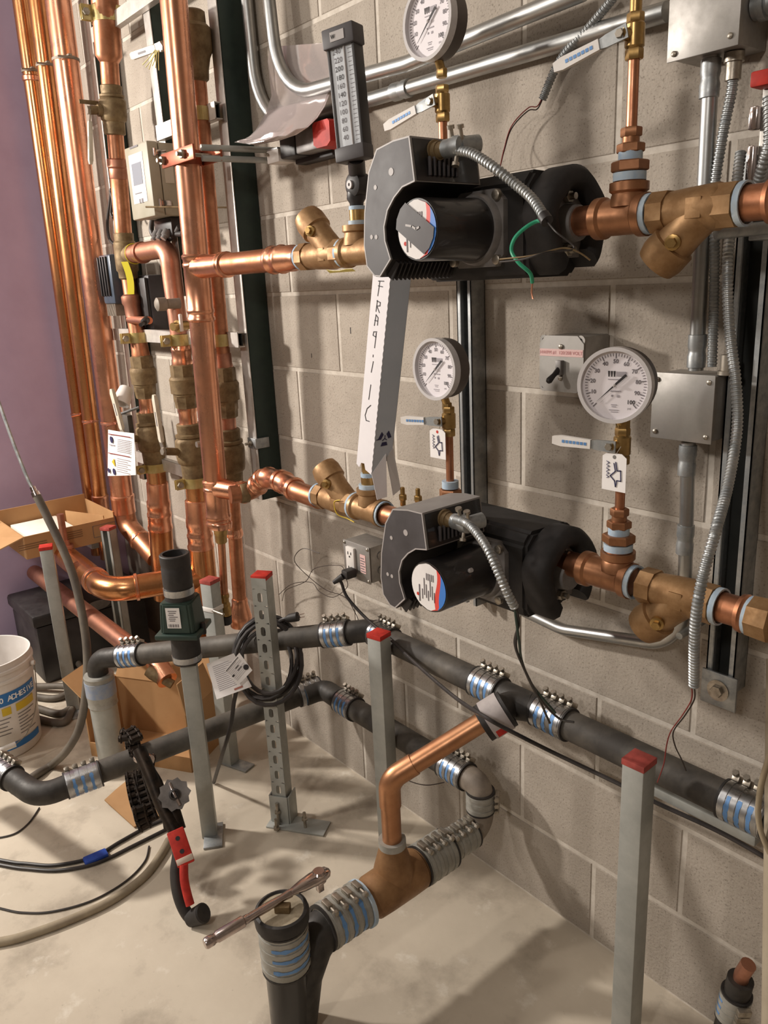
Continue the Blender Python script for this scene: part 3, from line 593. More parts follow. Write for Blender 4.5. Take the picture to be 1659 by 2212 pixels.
P('wire', tube(B(), cr(w_), .0011, 6), CABLE, t); P('wire', tube(B(), cr([PY(1080, 560, yq-.05), PY(1150, 552, yq-.05), PY(1215, 536, yq-.02), PY(1250, 545, yq-.01), PY(1275, 562, yq-.0)]), .0011, 6), BRD, t)
t = T('flexible_conduit', 'armoured whip from the lower pump control box with dark wires hanging to the pipe', 'cable', gl); angle_connector(t, gl)
q = PX(985, 1122, gl.x+.045); yq = q.y
pts = [q, PY(1015, 1135, yq-.02), PY(1050, 1180, yq-.04), PY(1078, 1240, yq-.045), PY(1098, 1285, yq-.04), PY(1112, 1312, yq-.03)]
P('armour', flexhose(B(), cr(pts), .0072), GAL, t)
for k, (m_, w_) in enumerate(((CABLE, [(1112, 1310, -.03), (1118, 1350, -.02), (1115, 1400, 0), (1135, 1450, .04), (1165, 1510, .1), (1180, 1545, .13), (1188, 1562, .14)]), (CABLE, [(1113, 1310, -.03), (1121, 1345, -.02), (1112, 1390, 0), (1130, 1440, .04), (1160, 1500, .09), (1205, 1550, .13), (1240, 1560, .14)]), (GRNV, [(1112, 1310, -.03), (1116, 1345, -.025), (1122, 1390, -.01), (1128, 1430, .03), (1150, 1480, .08), (1200, 1540, .12)]))):
    P('wire', tube(B(), cr([PY(u, v, min(-.13, yq+d_)) for u, v, d_ in w_]), .0021, 7), m_, t)
# ---- right-hand fittings of both lines
def rx(u, z): return LX(u, YP, z)
for z, lab, us in ((ZU, 'upper', (1244, 1292, 1400, 1418, 1602, 1622, 1357)), (ZL, 'lower', (1218, 1262, 1365, 1392, 1548, 1562, 1333))):
    u0, u1, u2, u3, u4, u5, ub = us
    S('pipe_nipple', lathe(B(), (rx(u0, z)-.012, YP, z), X_, [(0, .021), (rx(u1, z)-rx(u0, z)+.016, .021)], 22), COPD, 'short copper nipple leaving the right flange of the %s pump' % lab, 'pipe', (rx(u0, z), YP, z))
    t = pipe_tee('copper coloured tee under the right gauge stem on the %s pump line' % lab, rx(u1, z), rx(u2, z), z, .025, rx(ub, z), .044); dope(t, (rx(u2, z), YP, z), X_, .027, .008)
    t = strainer('brass wye strainer right of the %s pump, branch pointing down' % lab, rx(u3, z)-.004, rx(u4, z), z, .026, -1, rx(u4, z)-.045, .098); dope(t, (rx(u4, z), YP, z), X_, .0275, .008)
    b_ = B(); A = (rx(u4, z)+.006, YP, z); lathe(b_, A, X_, [(0, .022), (.03, .022), (.03, .027), (.036, .028), (.04, .025)], 22); t = T('pipe_union', 'copper union after the right strainer of the %s line, cut by the frame' % lab, 'fitting', A); P('adapter', b_, COPD, t)
    dope(t, (A[0]+.041, YP, z), X_, .0275, .006); b_ = B(); lathe(b_, (A[0]+.046, YP, z), X_, [(0, .03), (.03, .032), (.034, .028)], 8); P('union_nut', b_, BRZ, t); P('tail_pipe', cyl(B(), (A[0]+.08, YP, z), (A[0]+1.5, YP, z), .0215, 20), COPD, t)
# ---- left-hand fittings
z = ZU2
r_x = PY(430, 560, YP).x
def press_profile(L, r, beads):    # pressed copper fitting: beads at given distances
    pr = [(0, r)]
    for b0 in sorted(beads): pr += [(b0-.008, r), (b0-.005, r*1.08), (b0, r*1.13), (b0+.005, r*1.08), (b0+.008, r)]
    return pr+[(L, r)]
xa, xb = rx(487, z), rx(600, z)
S('branch_pipe', lathe(B(), (xa, YP, z), X_, [(0, .0265), (xb-xa+.01, .0265)], 22), COPD, 'short dull copper branch pipe between the riser and the upper left strainer', 'pipe', (xa, YP, z))
xc_ = rx(648, z); L = xc_-xb
S('press_adapter', lathe(B(), (xb-.03, YP, z), X_, press_profile(L+.03, .0285, [.012, .05])[:-1]+[(L+.005, .0285), (L+.012, .025), (L+.03, .025)], 22), COP, 'crinkled copper press adapter screwed into the upper left strainer', 'fitting', (xb, YP, z))
t = strainer('brass wye strainer left of the upper pump, branch pointing up', rx(655, z), rx(745, z)+.005, z, .027, 1, rx(745, z)-.035, .115); dope(t, (rx(655, z)-.006, YP, z), X_, .0275); dope(t, (rx(735, z)+.012, YP, z), X_, .0295, .006)
P('yellow_tag', sheet(B(), [[PY(705+i*14, 583+(3 if i in (1, 2) else 0)-i*.5, YP-.03), PY(712+i*14, 590-i, YP-.018)] for i in range(5)], .0006), mat('tag_yellow', '#d8c860'), t)
xt = rx(772, z)
t = pipe_tee('bronze tee under the uncovered thermometer left of the upper pump', rx(742, z)+.008, rx(830, z), z, .026, xt, .05, BRZ)
z = ZL2
A0 = PZ(497, 1069, .897); q_ = PZ(545, 1062, .897); pts = [A0, q_, PY(572, 1030, q_.y), PY(610, 1040, (q_.y+YP)/2), PY(645, 1062, YP), PY(690, 1078, YP)]
t = T('offset_pipe', 'crinkled copper offset of press elbows between the riser and the lower left strainer', 'pipe', A0); P('tube', tube(B(), fil(pts, .03, 5), .0245, 20), COPD, t)
_d = (q_-A0).normalized(); P('dark_ring', lathe(B(), q_-_d*.035, _d, [(0, .027), (.002, .0285), (.022, .0285), (.024, .027)], 20), BRD, t)
for i, (a, b) in enumerate(((.35, .95), (.15, .98), (.05, .85))):
    p0, p1 = pts[i+1].lerp(pts[i+2], a), pts[i+1].lerp(pts[i+2], b); L = (p1-p0).length; P('press_elbow', lathe(B(), p0, p1-p0, press_profile(L, .0272, [.01, L-.01]), 20), COP, t)
t = strainer('brass wye strainer left of the lower pump, branch pointing up', rx(690, z), rx(770, z), z, .027, 1, rx(770, z)-.03, .112); dope(t, (rx(690, z)-.006, YP, z), X_, .0285)
P('tag_wire', tube(B(), cr([PY(735, 1080, YP-.03), PY(722, 1085, YP-.03), PY(728, 1110, YP-.03), PY(750, 1120, YP-.02), PY(765, 1128, YP-.02)]), .0012, 6), YEL, t)
xt2 = rx(800, z)
t = pipe_tee('bronze tee under the cardboard sleeve left of the lower pump', rx(768, z), rx(822, z)+.01, z, .026, xt2, .05, BRZ); dope(t, (rx(768, z)-.002, YP, z), X_, .0305, .006); dope(t, (rx(822, z)+.01, YP, z), X_, .028, .006)
S('pipe_nipple', cyl(B(), (rx(822, z)+.014, YP, z), (XC-.14, YP, z), .021, 20), COPD, 'short copper nipple entering the left side of the lower pump', 'pipe', (rx(835, z), YP, z))
S('pipe_nipple', cyl(B(), (rx(830, ZU2), YP, ZU2), (XC-.14, YP, ZU2), .021, 20), COPD, 'short copper nipple entering the left side of the upper pump', 'pipe', (rx(835, ZU2), YP, ZU2))
for u, v, l in ((870, 1072, 'left'), (903, 1075, 'right')):
    q = PY(u, v, YP+.02); b_ = B(); lathe(b_, q-Z_*.02, Z_, [(0, .006), (.012, .006)], 12); hexn(b_, q-Z_*.008, Z_, .012, .0085); lathe(b_, q+Z_*.004, Z_, [(0, .005), (.014, .005), (.016, .003)], 12); S('vent_plug', b_, BRS, 'small brass plug standing behind the lower pump box, %s of the pair' % l, 'plug', q-Z_*.02)
# ---- gauges on their stems
def mini_valve(t, x, z, hx, hz, tilt, y=YP):
    b_ = B(); hexn(b_, (x, y, z-.03), Z_, .014, .012); lathe(b_, (x, y, z-.018), Z_, [(0, .0095), (.004, .013), (.03, .013), (.034, .0095)], 14); hexn(b_, (x, y, z+.014), Z_, .012, .0115); lathe(b_, (x, y, z), V((-.35, -1, 0)), [(0, .008), (.022, .008)], 12); P('valve_body', b_, BRS, t)
    s = V((x-.008, y-.02, z)); D = V((hx, hz*.0-.015, hz)); L = D.length; ex = D.normalized(); ez = V((0, -1, 0)); ey = ez.cross(ex).normalized(); ez = ex.cross(ey)
    b_ = B(); pl = [(-.01, -.009), (-.01, .009), (.02, .008), (.03, .006), (L-.015, .0075), (L, .005), (L, -.005), (L-.015, -.0075), (.03, -.006), (.02, -.008)]
    prism(b_, [s+ex*a+ey*b for a, b in pl], ez*.003); h = P('lever', b_, GAL, t)
    b_ = B(); prism(b_, [s+ex*a+ey*b-ez*.0018 for a, b in ((.03, -.007), (.03, .007), (L-.012, .0085), (L+.002, .006), (L+.002, -.006), (L-.012, -.0085))], ez*.0065); P('grip_sleeve', b_, WHT, h)
    b_ = B(); hexn(b_, s+ez*.002, ez, .005, .006); P('lever_nut', b_, ZNC, h)
    ob = s+ex*(L*.62)+ez*.005; b_ = B(); ex2 = -ex if ex.x < 0 else ex; lines(b_, ob, ex2, ez.cross(ex2), [(-.02+i*.0062, 0, .0045, .0045) for i in range(7)], .0003); P('lever_print', b_, PRB, h)
def stem(label, x, z0, zv, z1, r=.0075):
    t = T('gauge_stem', label, 'pipe', (x, YP, z0)); P('tube', cyl(B(), (x, YP, z0), (x, YP, z1), r, 14), COPD, t)
    return t
def bush(t, x, z, m=BRZR):    # bushings between the tee branch and the stem
    b_ = B(); lathe(b_, (x, YP, z-.008), Z_, [(0, .02), (.014, .02)], 18); hexn(b_, (x, YP, z+.012), Z_, .014, .0255); P('bushing', b_, m, t)
    P('thread_paste', ring(B(), (x, YP, z), Z_, 0, .011, .012, .0225), DOPE, t); P('thread_paste', ring(B(), (x, YP, z+.026), Z_, 0, .012, .008, .0165), DOPE, t)
    b_ = B(); hexn(b_, (x, YP, z+.036), Z_, .012, .019); lathe(b_, (x, YP, z+.046), Z_, [(0, .012), (.012, .0115)], 14); hexn(b_, (x, YP, z+.056), Z_, .012, .0145); P('reducer', b_, BRZR, t)
GR = .0575
def gauge(label, x, z, y, rotz=0., R=GR):
    t = T('pressure_gauge', label, 'gauge', (x, YP, z-R-.03)); D = V((math.sin(rotz), -math.cos(rotz), 0)); ex = V((math.cos(rotz), math.sin(rotz), 0)); c = V((x, y, z))
    b_ = B(); lathe(b_, c-D*.034, D, [(0, R*.72), (.004, R*.94), (.012, R*.97), (.028, R*.97), (.033, R)], 44); P('case', b_, mat('gauge_case', '#5c524c', '#4c4440', 0, .5, 20), t)
    b_ = B(); ring(b_, c, D, -.004, .010, R*.90, R, 48); P('bezel', b_, mat('clear_bezel', '#c8c4c4', None, 0, .16, spec=.7), t)
    d = P('dial', lathe(B(), c+D*.001, D, [(0, R*.9), (.001, R*.9), (.001, 0)], 48), mat('dial_white', '#e6e0e4', None, 0, .6), t)
    up = Z_; o0 = c+D*.0024
    b_ = B()
    for k in range(51):
        a = math.radians(225-270*k/50); L = .075 if k % 5 else .13; w = .0009 if k % 5 else .0014
        e = ex*math.cos(a)+up*math.sin(a); nn = ex*math.sin(a)-up*math.cos(a); p0, p1 = o0+e*R*.83, o0+e*R*(.83-L); prism(b_, [p0-nn*w/2, p0+nn*w/2, p1+nn*w/2, p1-nn*w/2], D*.0003)
    P('tick_marks', b_, INKG, d)
    for k in range(1, 11):
        a = math.radians(225-27*k); text('numeral', str(k*10), R*.15, o0+ex*math.cos(a)*R*.62+up*math.sin(a)*R*.62, ex, up, INKG if k < 10 else INK, d, bold=.0002)
    b_ = B()
    for i in range(3): prism(b_, [o0+ex*(-.205+i*.075)*R+up*.37*R, o0+ex*(-.15+i*.075)*R+up*.37*R, o0+ex*(-.165+i*.075)*R+up*.22*R, o0+ex*(-.19+i*.075)*R+up*.22*R], D*.0003)
    P('maker_mark', b_, INK, d)
    b_ = B(); lines(b_, o0, ex, up, [(.02*R, .295*R, .26*R, .12*R)], .0003); P('maker_panel', b_, INKL, d)
    b_ = B(); lines(b_, o0, ex, up, [(-.2*R, .15*R, .3*R, .02*R), (-.12*R, -.16*R, .28*R, .03*R), (-.1*R, -.28*R, .05*R, .05*R), (.05*R, -.29*R, .07*R, .06*R), (-.1*R, -.52*R, .16*R, .02*R), (-.08*R, -.57*R, .12*R, .02*R), (-.15*R, -.66*R, .26*R, .02*R), (-.1*R, -.71*R, .2*R, .015*R)], .0003); P('small_print', b_, INKL, d)
    text('unit_mark', 'psi', R*.09, o0+ex*.4*R-up*.6*R, ex, up, INKG, d)
    a = math.radians(223); e = ex*math.cos(a)+up*math.sin(a); nn = ex*math.sin(a)-up*math.cos(a); o1 = c+D*.005
    b_ = B(); prism(b_, [o1+e*R*.66, o1+nn*R*.022, o1-e*R*.08+nn*R*.03, o1-e*R*.4+nn*R*.035, o1-e*R*.42, o1-e*R*.4-nn*R*.035, o1-e*R*.08-nn*R*.03, o1-nn*R*.022], D*.0008); P('needle', b_, INK, t)
    b_ = B(); lathe(b_, o1, D, [(0, R*.045), (.002, R*.045), (.003, R*.02), (.003, 0)], 14); P('needle_hub', b_, GTRIM, t)
    b_ = B(); lathe(b_, c+D*.0085, D, [(.0, R*.9), (.0008, R*.6), (.0012, R*.3), (.0013, 0)], 40); b_.faces.ensure_lookup_table(); bmesh.ops.delete(b_, geom=[f for f in b_.faces if len(f.verts) > 4], context='FACES_ONLY'); P('lens', b_, GLS, t)
    b_ = B(); cyl(b_, c-D*.015-Z_*R*.9, V((x, YP, z-R-.012)), .0075, 12); hexn(b_, (x, YP, z-R-.022), Z_, .014, .0095); P('stem_socket', b_, BRS, t)
    return t
# upper left
x = PY(957, 285, YP).x; g_z = PY(937, 90, YP-.02).z
t = stem('copper gauge stem behind the upper pump control box', x, ZU2+.02, 0, PY(955, 258, YP).z); zv = PY(953, 222, YP).z; mini_valve(t, x, zv, -.098, -.024, 0)
gauge('uppermost pressure gauge, lens full of bright reflections, left of the top armoured cable', x, zv+.035+GR+.024, YP-.022)
# lower left
x = PY(972, 1020, YP).x; t = stem('copper gauge stem rising behind the lower pump control box', x, ZL2+.06, 0, PY(970, 925, YP).z); zv = PY(970, 908, YP).z
b_ = B(); hexn(b_, (x, YP, ZL2+.07), Z_, .02, .022); P('bushing', b_, BRZR, t); P('thread_paste', ring(B(), (x, YP, ZL2+.092), Z_, 0, .014, .008, .016), DOPE, t)
mini_valve(t, x, zv, -.082, -.003, 0); zz = PY(957, 798, YP-.022).z
gauge('smaller looking pressure gauge on the wall strut, left of the switch box', x-.004, zz, YP-.022, R=.056)
xl_, zl_ = x, zv
# lower right
x = rx(1333, ZL); t = stem('copper gauge stem on the tee right of the lower pump', x, ZL+.09, 0, PY(1338, 985, YP).z); bush(t, x, ZL+.046); zv = PY(1338, 960, YP).z; mini_valve(t, x, zv, -.092, .002, 0)
b_ = B(); hexn(b_, (x, YP, zv+.022), Z_, .03, .0105); P('nipple', b_, BRS, t)
gauge('largest looking pressure gauge, over the tee right of the lower pump beside the switch box', x, PY(1335, 832, YP-.022).z, YP-.022, .26, R=.0555)
xr_, zr_ = x, zv
# upper right
x = rx(1357, ZU); t = stem('bright copper stem with a brass valve on the tee right of the upper pump', x, ZU+.09, 0, PY(1357, 105, YP).z); bush(t, x, ZU+.046); zv = PY(1362, 78, YP).z; mini_valve(t, x, zv, -.094, -.022, 0)
b_ = B(); lathe(b_, (x, YP, zv+.02), Z_, [(0, .008), (.05, .008)], 12); hexn(b_, (x, YP, zv+.05), Z_, .02, .0105); P('nipple', b_, BRS, t)
# paper tags on the lower stems
for (u0, v0), (u1, v1), lab, xs_ in (((956, 928), (957, 992), 'left', xl_), ((1335, 980), (1335, 1062), 'right', xr_)):
    a, b = PY(u0, v0, YP-.018), PY(u1, v1, YP-.018); w = .042; c = (a+b)/2; h = a.z-b.z; c.x = xs_-(.012 if lab == 'left' else .0); t = T('paper_tag', 'white paper tag with a hand drawn arrow hanging on the %s lower gauge stem' % lab, 'tag', c-Z_*h/2)
    b_ = B(); pl = [(-w/2, -h/2), (w/2, -h/2), (w/2, h*.4), (w*.3, h/2), (-w*.3, h/2), (-w/2, h*.4)]; prism(b_, [c+X_*p+Z_*q for p, q in pl], (0, -.0008, 0)); P('card', b_, PAPER, t)
    o_ = c+V((0, -.001, 0)); b_ = B(); k = w/.042
    strokes(b_, o_, X_, Z_, [[(.006, .012), (.003, -.001), (.0095, -.004), (.008, -.014), (.0165, .001), (.0125, .009), (.008, .004), (.006, .012)]] if 0 else [[(.0, .014), (.003, .002), (-.006, -.006), (.002, -.013), (.004, -.022), (.006, -.012), (.013, -.012), (.012, .004), (.006, .003), (.003, .016)]], .0016); P('drawn_arrow', b_, INKB, t)
    b_ = B(); strokes(b_, o_, X_, Z_, [[(-.013, .016-i*.0055), (-.008, .014-i*.0055), (-.012, .012-i*.0055)] for i in range(5)], .0009); P('handwriting', b_, INKB, t)
    b_ = B(); lathe(b_, c+V((0, -.0008, h*.4)), -Y_, [(0, .003), (.0004, .003)], 10); P('eyelet', b_, RED if lab == 'left' else GPLT, t)
    P('string', tube(B(), [c+V((0, -.001, h*.4)), c+V((.006, .006, h*.5+.01))], .0006, 5), OFFW, t)
# thermometer, uncovered
xt = PY(772, 470, YP).x; t = T('industrial_thermometer', 'tall black framed thermometer with a white scale over the upper left tee', 'thermometer', (xt, YP, ZU2+.05))
pb, pt = PY(763, 346, YP-.03), PY(735, 62, YP-.03); U = (pt-pb); h = U.length; U.normalize(); ex = V((math.cos(.3), math.sin(.3), 0)); ex = (ex-U*ex.dot(U)).normalized(); ez = ex.cross(U); ax = (ex, ez*-1, U); c = (pb+pt)/2; w = .062
P('case_back', box(B(), c-ez*-.0-ez*.016, w*.92, .022, h*.94, .002, ax), BLK, t)
for s in (-1, 1): P('side_rail', box(B(), c+ex*s*(w/2-.0035)-ez*.008, .0065, .03, h*.96, .002, ax), BLK, t)
P('top_cap', box(B(), pt-U*.014-ez*.006, w*1.12, .038, .034, .003, ax), PANEL, t); P('bottom_cap', box(B(), pb+U*.012-ez*.006, w*1.06, .036, .026, .003, ax), PANEL, t)
P('cap_badge', box(B(), pt-U*.014+ez*.0135, w*.5, .001, .016, 0, ax), GTRIM, t); b_ = B(); strokes(b_, pt-U*.014+ez*.014-ex*.007, ex, U, [[(-.006, .003), (-.004, -.003), (-.002, .003), (0, -.003), (.002, .003)]], .001); P('badge_mark', b_, INK, t)
sc = P('scale_plate', box(B(), c+ez*.0035, w*.8, .001, h*.84, 0, ax), mat('scale_white', '#dfe4ea', None, 0, .5), t)
P('glass_tube', cyl(B(), c+ex*w*.12-U*h*.4+ez*.005, c+ex*w*.12+U*h*.38+ez*.005, .002, 10), GTRIM, t)
for i in range(11): text('numeral', str(240-20*i)+('°' if i == 0 else ''), .0125, c+U*(h*.335-i*h*.0655)-ex*w*.13+ez*.0042, ex, U, INK if i in (2, 3, 5) else INKG, sc)
b_ = B(); lines(b_, c+ez*.0041, ex, U, [(w*.22, h*.335-i*h*.03275, .007 if i % 2 else .011, .0007) for i in range(22)], .0002); P('scale_ticks', b_, INKG, sc)
P('clear_cover', box(B(), c+ez*.0085, w*.8, .0008, h*.86, 0, ax), clear('thermo_glass', .1), t)
nb = PY(772, 378, YP); b_ = B(); cyl(b_, pb+U*.005-ez*.01, nb, .0165, 16); lathe(b_, nb+V((0, .02, -.018)), -Y_, [(0, .014), (.004, .022), (.034, .022), (.038, .014)], 18); lathe(b_, (xt, YP, nb.z-.03), -Z_, [(0, .018), (.012, .019), (.02, .014), (.03, .013)], 16); P('neck', b_, BLK, t)
b_ = B(); lathe(b_, nb+V((0, -.018, -.018)), -Y_, [(0, .008), (.004, .008), (.004, .003), (.001, .003)], 14); P('lock_screw', b_, GTRIM, t)
zt = ZU2+.05; b_ = B(); hexn(b_, (xt, YP, zt+.052), Z_, .022, .0155); lathe(b_, (xt, YP, zt+.03), Z_, [(0, .012), (.025, .012)], 14); lathe(b_, (xt, YP, zt+.008), Z_, [(0, .0155), (.02, .0155)], 16); P('brass_well', b_, BRS, t); P('thread_paste', ring(B(), (xt, YP, zt), Z_, 0, .008, .012, .0185), DOPE, t); P('thread_paste', ring(B(), (xt, YP, zt+.028), Z_, 0, .007, .01, .016), DOPE, t)
# thermometer well and cardboard sleeve on the lower line
t = T('thermometer_well', 'brass thermometer well poking out below the white cardboard sleeve', 'fitting', (xt2, YP, ZL2+.05)); zt = ZL2+.05
b_ = B(); lathe(b_, (xt2, YP, zt+.008), Z_, [(0, .017), (.018, .017)], 16); hexn(b_, (xt2, YP, zt+.032), Z_, .03, .0155); lathe(b_, (xt2, YP, zt+.06), Z_, [(0, .013), (.05, .013)], 14); P('well', b_, BRS, t); P('thread_paste', ring(B(), (xt2, YP, zt-.002), Z_, 0, .011, .014, .0225), DOPE, t); P('thread_paste', ring(B(), (xt2, YP, zt+.025), Z_, 0, .009, .01, .017), DOPE, t)
fb = [PY(770, 1009, -.235), PY(803, 1020, -.235)]; ft = [PY(806, 590, -.235), PY(845, 592, -.235)]
Us = ((ft[0]+ft[1])/2-(fb[0]+fb[1])/2); hs = Us.length; Us.normalize(); exs = (X_-Us*X_.dot(Us)).normalized(); ezs = exs.cross(Us); wS = ((fb[1]-fb[0]).length+(ft[1]-ft[0]).length)/2*.97; dS = .052
cF = (ft[0]+ft[1]+fb[0]+fb[1])/4; t = T('thermometer_sleeve', 'leaning white cardboard sleeve over the lower thermometer, hand lettered in black', 'sleeve', (xt2, YP, ZL2+.1))
def SP(a, b, c_=0): return cF+exs*a+Us*b-ezs*c_
zz = [(wS/2+(.0012 if i % 2 else -.0006), hs/2-hs*i/60) for i in range(61)]
b_ = B(); poly = [SP(-wS/2, -hs/2+.004), SP(-wS*.3, -hs/2), SP(-wS*.2, -hs/2+.012), SP(.0, -hs/2+.014), SP(.1*wS, -hs/2+.002), SP(wS/2, -hs/2-.002)]+[SP(a, b) for a, b in zz[::-1]]+[SP(-wS/2, hs/2)]
prism(b_, poly, ezs*.0008); P('front_face', b_, CARDW, t)
b_ = B(); prism(b_, [SP(wS/2, -hs/2, 0), SP(wS/2, hs/2, 0), SP(wS/2, hs/2, dS), SP(wS/2, -hs/2+.03, dS)], exs*-.0008); P('side_face', b_, mat('card_side_shade', '#c2c8d2', '#b6bec8', 0, .75, 6), t)  # shadow side of the white card, its bluish shade put into the colour
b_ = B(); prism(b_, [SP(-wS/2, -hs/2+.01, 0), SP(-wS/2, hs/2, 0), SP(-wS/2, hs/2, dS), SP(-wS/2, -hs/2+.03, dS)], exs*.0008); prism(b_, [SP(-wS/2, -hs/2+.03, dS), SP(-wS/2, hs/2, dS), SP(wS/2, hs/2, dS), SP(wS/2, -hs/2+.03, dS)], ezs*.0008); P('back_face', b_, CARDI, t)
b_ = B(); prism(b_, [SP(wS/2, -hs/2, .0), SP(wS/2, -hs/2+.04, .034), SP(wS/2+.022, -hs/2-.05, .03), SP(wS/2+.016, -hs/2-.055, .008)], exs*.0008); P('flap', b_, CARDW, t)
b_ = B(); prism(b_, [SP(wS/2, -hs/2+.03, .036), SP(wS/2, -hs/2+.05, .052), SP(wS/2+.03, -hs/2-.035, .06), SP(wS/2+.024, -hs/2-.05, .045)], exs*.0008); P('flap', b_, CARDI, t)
o_ = SP(0, 0, 0)+ezs*.0008
L_ = [(.43, [[(-.0, .02), (-.002, -.02)], [(-.004, .018), (.010, .022)], [(-.003, .006), (.008, .007)]]),
      (.345, [[(-.002, .016), (-.003, -.014)], [(-.003, .014), (.006, .013), (.006, .004), (-.002, .001), (.006, -.014)]]),
      (.28, [[(-.004, -.016), (-.002, .014), (.004, .008), (.004, -.012)], [(-.004, -.002), (.004, -.001)]]),
      (.20, [[(.004, .015), (-.004, .012), (-.005, .002), (.003, .0), (.003, .012), (.002, -.03)]]), (.105, [[(0, .003), (0, -.003)]]), (.05, [[(.002, .016), (-.001, -.016)]]), (-.08, [[(.001, .022), (-.001, -.022)]]), (-.19, [[(.006, .026), (-.003, .012), (-.007, -.01), (-.003, -.024), (.006, -.022)]])]
b_ = B()
for k, ps in L_:
    strokes(b_, o_+Us*hs*k-exs*.003, exs, Us, [[(x_*1.15, y_*.72) for x_, y_ in p] for p in ps], .0016, .0003)
P('hand_lettering', b_, INK, t)['kind'] = 'stuff'
bo = SP(wS/2, -hs/2+.075, dS*.5)+exs*.0004; b_ = B(); e2 = -ezs
for a in range(3):
    an = math.radians(90+120*a+180); u_, v_ = math.cos(an), math.sin(an); n_ = (-v_, u_)
    prism(b_, [bo+e2*(u_*.016+n_[0]*s_*.009)+Us*(v_*.016+n_[1]*s_*.009) for s_ in (-1, 1)]+[bo+e2*(u_*.008+n_[0]*s_*.006)+Us*(v_*.008+n_[1]*s_*.006) for s_ in (1, -1)], exs*.0004)
strokes(b_, bo, e2, Us, [[(0, 0), (.0, .007)], [(0, 0), (.006, -.004)], [(0, 0), (-.006, -.004)], [(-.022, 0), (-.014, 0)]], .0016, .0002); P('blue_mark', b_, INKB, t)
# ---------------------------------------------------------------- vertical copper columns at the left
def axis(px, y):
    pts = [(v, PY(u, v, y)) for u, v in px]
    def at(v):
        for (va, a), (vb, b) in zip(pts, pts[1:]):
            if v <= vb or vb == pts[-1][0]: return a.lerp(b, (v-va)/(vb-va))
    return at
def lat(at, prof, n=22, rot=0., bm=None):          # prof: (row v, radius) along a column axis
    A, E_ = at(prof[0][0]), at(prof[-1][0]); D = E_-A; L = D.length; z0, z1 = A.z, E_.z; bm = bm or B()
    return lathe(bm, A, D, [((z0-at(v).z)/(z0-z1)*L, r) for v, r in prof], n, rot=rot)
def strap(label, at, v, r, m=YZN, hgt=.034):
    c = at(v); t = T('pipe_strap', label, 'clamp', c); b_ = B(); ring(b_, c-Z_*hgt/2, Z_, 0, hgt, r, r+.003, 26); P('band', b_, m, t)
    for s in (-1, 1): b_ = B(); box(b_, c+V((s*.006, -r-.016, 0)), .003, .034, hgt, .001); P('ear', b_, m, t)
    b_ = B(); hexn(b_, c+V((.0075, -r-.02, 0)), X_, .008, .011); lathe(b_, c+V((-.016, -r-.02, 0)), X_, [(0, .005), (.03, .005)], 10); P('bolt', b_, ZNC, t)
    for s in (-1, 1): b_ = B(); box(b_, c+V((s*(r+.002), .016, 0)), .003, .04, hgt, .0008); P('leg', b_, m, t)
    return t
def hstrut(label, v, u0, u1, vz, uz, y=-.098, m=STRW):
    z = PY(uz, vz, y).z; x0, x1 = LX(u0, y, z), LX(u1, y, z); t = T('cross_strut', label, 'strut', ((x0+x1)/2, y, z)); h = .041; b_ = B(); c = V(((x0+x1)/2, y+.0, z)); L = x1-x0
    box(b_, c+Z_*(h/2-.0013), L, .021, .0026); box(b_, c-Z_*(h/2-.0013), L, .021, .0026); box(b_, c-Y_*.0095, L, .0026, h)
    P('channel', b_, m, t); P('slot_shade', box(B(), c+Y_*.004, L-.004, .002, h*.8), DARK, t); return t  # the dark sheet is painted shade for the hollow of the channel
deep_strut('deep dark strut on the wall behind the leftmost valve column', 197, 140, 287, 900, 1040, -70, .082, .04)
deep_strut('deep dark strut on the wall just left of the big copper riser', 313, 50, 343, 290, 640, -70, .082, .04)
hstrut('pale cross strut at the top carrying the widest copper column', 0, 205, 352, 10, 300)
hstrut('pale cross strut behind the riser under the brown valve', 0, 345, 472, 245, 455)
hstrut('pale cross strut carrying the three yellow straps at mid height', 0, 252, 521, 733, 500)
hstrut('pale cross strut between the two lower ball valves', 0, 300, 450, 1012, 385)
def lever(t, at, v, uS, vS, yS, u0, v0, u1, v1, y1, r=.045, flat=True):
    c = at(v); s = PY(uS, vS, yS); b_ = B(); cyl(b_, c-Y_*r*.8, s, .0125, 14); lathe(b_, c-Y_*r*.7, s-c, [(0, .02), (.018, .018)], 14); P('valve_stem', b_, BRD, t)
    b_ = B(); hexn(b_, s, (s-c), .01, .013); P('stem_nut', b_, ZNC, t)
    p, q = PY(u0, v0, yS), PY(u1, v1, y1); b_ = B(); D = (q-p).normalized(); n = (s-c).normalized(); w = D.cross(n).normalized(); n = w.cross(D)
    prism(b_, [s-w*.011-D*.008, s+w*.011-D*.008, p+w*.009, p-w*.009], n*.004); h = P('lever', b_, ZNC, t)
    L = (q-p).length; b_ = B(); sec = [(-.0095, 0), (-.008, .006), (.008, .006), (.0095, 0), (.008, -.006), (-.008, -.006)]; ks = [(0, .8), (.06, 1), (.9, 1.05), (1, .7)]
    rings = [[b_.verts.new(p+D*L*k+w*a*f+n*b*f) for a, b in sec] for k, f in ks]
    for A_, B2 in zip(rings, rings[1:]):
        for j in range(6): b_.faces.new((A_[j], A_[(j+1) % 6], B2[(j+1) % 6], B2[j]))
    b_.faces.new(rings[0][::-1]); b_.faces.new(rings[-1]); P('grip_sleeve', b_, OFFW, h)
    b_ = B(); m_ = p.lerp(q, .5)+n*.0066; ex = -D; quadsheet(b_, m_-n*.0006, ex, n.cross(ex), L*.3, .005); P('lever_print', b_, INKG, h)
